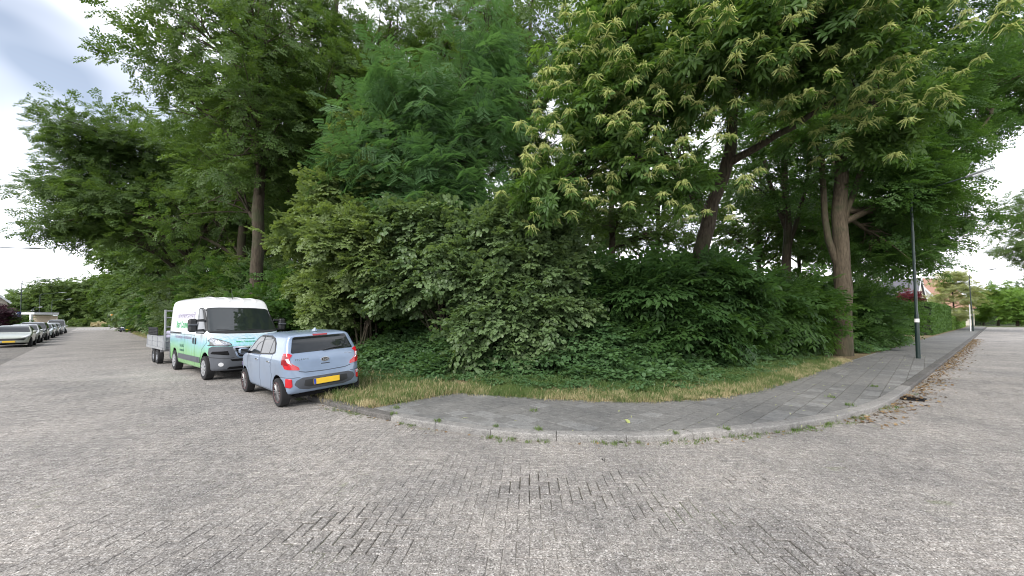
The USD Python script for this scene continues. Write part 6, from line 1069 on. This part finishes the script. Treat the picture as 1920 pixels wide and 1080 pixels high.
hedge('clipped_hedge', 'tall clipped hedge along the right pavement beyond the wood', [tuple(h0 + M_ * 0.55 - B_ * 4.5), tuple(h1 + M_ * 0.55 - B_ * 4)], 3.2, 1.1, 601, LEAF['hedge'], 42); hedge('clipped_hedge', 'dark end wall of clipped hedge turning away from the pavement', [tuple(h0 + M_ * 1.12 - B_ * 4.0), tuple(c0 - B_ * 4.0)], 3.25, 1.0, 602, LEAF['hedge'], 36)
hedge('clipped_hedge', 'lower pale green hedge that continues the tall one', [tuple(h1 + M_ * 0.4 - B_ * 3.8), tuple(Rr(106, 4.2)[:2])], 1.9, 0.9, 603, LEAF['fresh'], 24)
a_, b_ = D(1812, 600, 92), D(1990, 600, 92); hedge('clipped_hedge', 'long low hedge across the far end of the right street', [(a_[0], a_[1]), (b_[0], b_[1])], 2.0, 0.9, 604, LEAF['hedge'], 24)
# layered pale tree: flat plates of foliage
rr_ = np.random.default_rng(610); c = D(1788, 600, 56); t = thing('layered_dogwood', 'pale cream green tree with flat layered branches above the tall hedge', 'tree', (c[0], c[1], 0)); tk = MB().tube([(0, 0, -0.1), (0.1, 0, 3), (0, 0, 7.6)], [0.14, 0.1, 0.03], 8); AN = []
for z in np.linspace(1.9, 8.2, 11):
    R = 3.6 * (1 - abs(z - 4.2) / 6.2) * rr_.uniform(0.85, 1.15)
    for k in range(6):
        a = rr_.uniform(0, 6.28); e = np.array([R * math.cos(a), R * math.sin(a), z + rr_.normal(0, 0.1)]); tk.tube([(0, 0, z - 0.5), tuple(e * [0.5, 0.5, 1] + [0, 0, 0.05]), tuple(e)], [0.03, 0.02, 0.01], 4)
        AN += [e * [f_, f_, 1] for f_ in (0.35, 0.6, 0.8, 1.0)]
AN = np.array(AN); obj('trunk', tk.out(), BARK, t, True); pos, F_, sc, ix = foliage(rr_, AN, lambda p: np.column_stack([p[:, 0] * 0, p[:, 1] * 0, p[:, 2]]), 0.55, 8, 'cream', flat=0.22, drop=0.05); instancer('crown', t, SPR['cream'], LEAF['cream'], pos, F_, sc * 1.2, ix, kind='stuff')
far_bush('dark red leaved shrub under the grey roofed house', 1697, 548, 585, 50, 40, 'small', 'red', 611, 60, 9, 1.3, 0.5); far_bush('yellow green shrub beside the red one, over the hedge', 1716, 562, 590, 50, 30, 'small', 'fresh', 612, 40, 9, 1.2, 0.5); far_bush('bright yellow shrub at the foot of the green tree behind the far hedge', 1843, 590, 600, 88, 22, 'small', 'fresh', 615, 30, 8, 1.6, 0.6)
g_ = D(1706, 600, 66); house('garden_house', 'house with grey slate roof and white gable edge behind the red shrub', (g_[0] + 0.5, g_[1] + 4, 0), math.radians(-60), 6.5, 8, 3.4, 8.6, P_PLASTER, P_ROOF); g_ = D(1775, 600, 84); house('red_roof_house', 'house with a red tiled roof behind the layered pale tree', (g_[0], g_[1] + 3, 0), math.radians(200), 9, 12, 4.0, 10.6, P_PLASTER, P_ROOFRED)
g_ = D(1906, 600, 108); house('brown_gable_house', 'house with a brown boarded gable and white edges at the right margin', (g_[0], g_[1] + 4, 0), math.radians(-115), 10, 10, 5.6, 9.4, P_BROWN, P_ROOF)
for i, (px, py, Y, w, sp, lab) in enumerate([(1868, 530, 84, 66, 'fresh', 'bright green tree behind the far low hedge'), (1905, 552, 78, 40, 'fresh', 'lower bright green tree at the right edge below the brown gable'), (1836, 548, 100, 40, 'far', 'dull green tree between the lamp and the bright tree'), (1925, 522, 135, 60, 'oak', 'dark tree on the skyline behind the brown gable'), (1765, 540, 98, 60, 'far', 'green tree behind the layered pale one')]):
    c = D(px, py, Y); h = c[2]; R = w / FPX * Y / 2; tree('garden_tree', lab, 'tree', straight(c[0], c[1], h * 0.85), 0.2, [((c[0], c[1], h * 0.60), (R, R * 0.8, h * 0.42), 80), ((c[0] + R * 0.3, c[1] - 1, h * 0.4), (R * 0.8, R * 0.6, h * 0.3), 30)], 'far', 620 + i, per=8, rc=1.0, gap=0.15, scale=0.85, mat_=LEAF[sp], nlimb=6, zmin=-1)
c = D(2035, 600, 42); tree('street_tree', 'tree at the right margin whose branches reach in over the right street', 'tree', straight(c[0], c[1], 16), 0.35, [((c[0] - 1, c[1], 12.5), (7.6, 5, 4.2), 150), ((c[0] - 5.6, c[1] - 1, 9.2), (4.4, 3, 1.8), 60), ((c[0] - 4.0, c[1] - 2, 7.2), (3.2, 2, 1.2), 36)], 'oak', 640, per=9, rc=0.95, gap=0.38, scale=1.3)
tree('garden_tree', 'tree across the right street, mirrored in the rear window of the blue hatchback', 'tree', straight(22.0, -5.5, 12), 0.3, [((22.0, -5.5, 9.5), (5, 5, 4.2), 90), ((20.0, -1.5, 6.5), (3, 3, 2.2), 36)], 'far', 650, per=8, rc=1.1, gap=0.33, scale=1.0, mat_=LEAF['oak'])
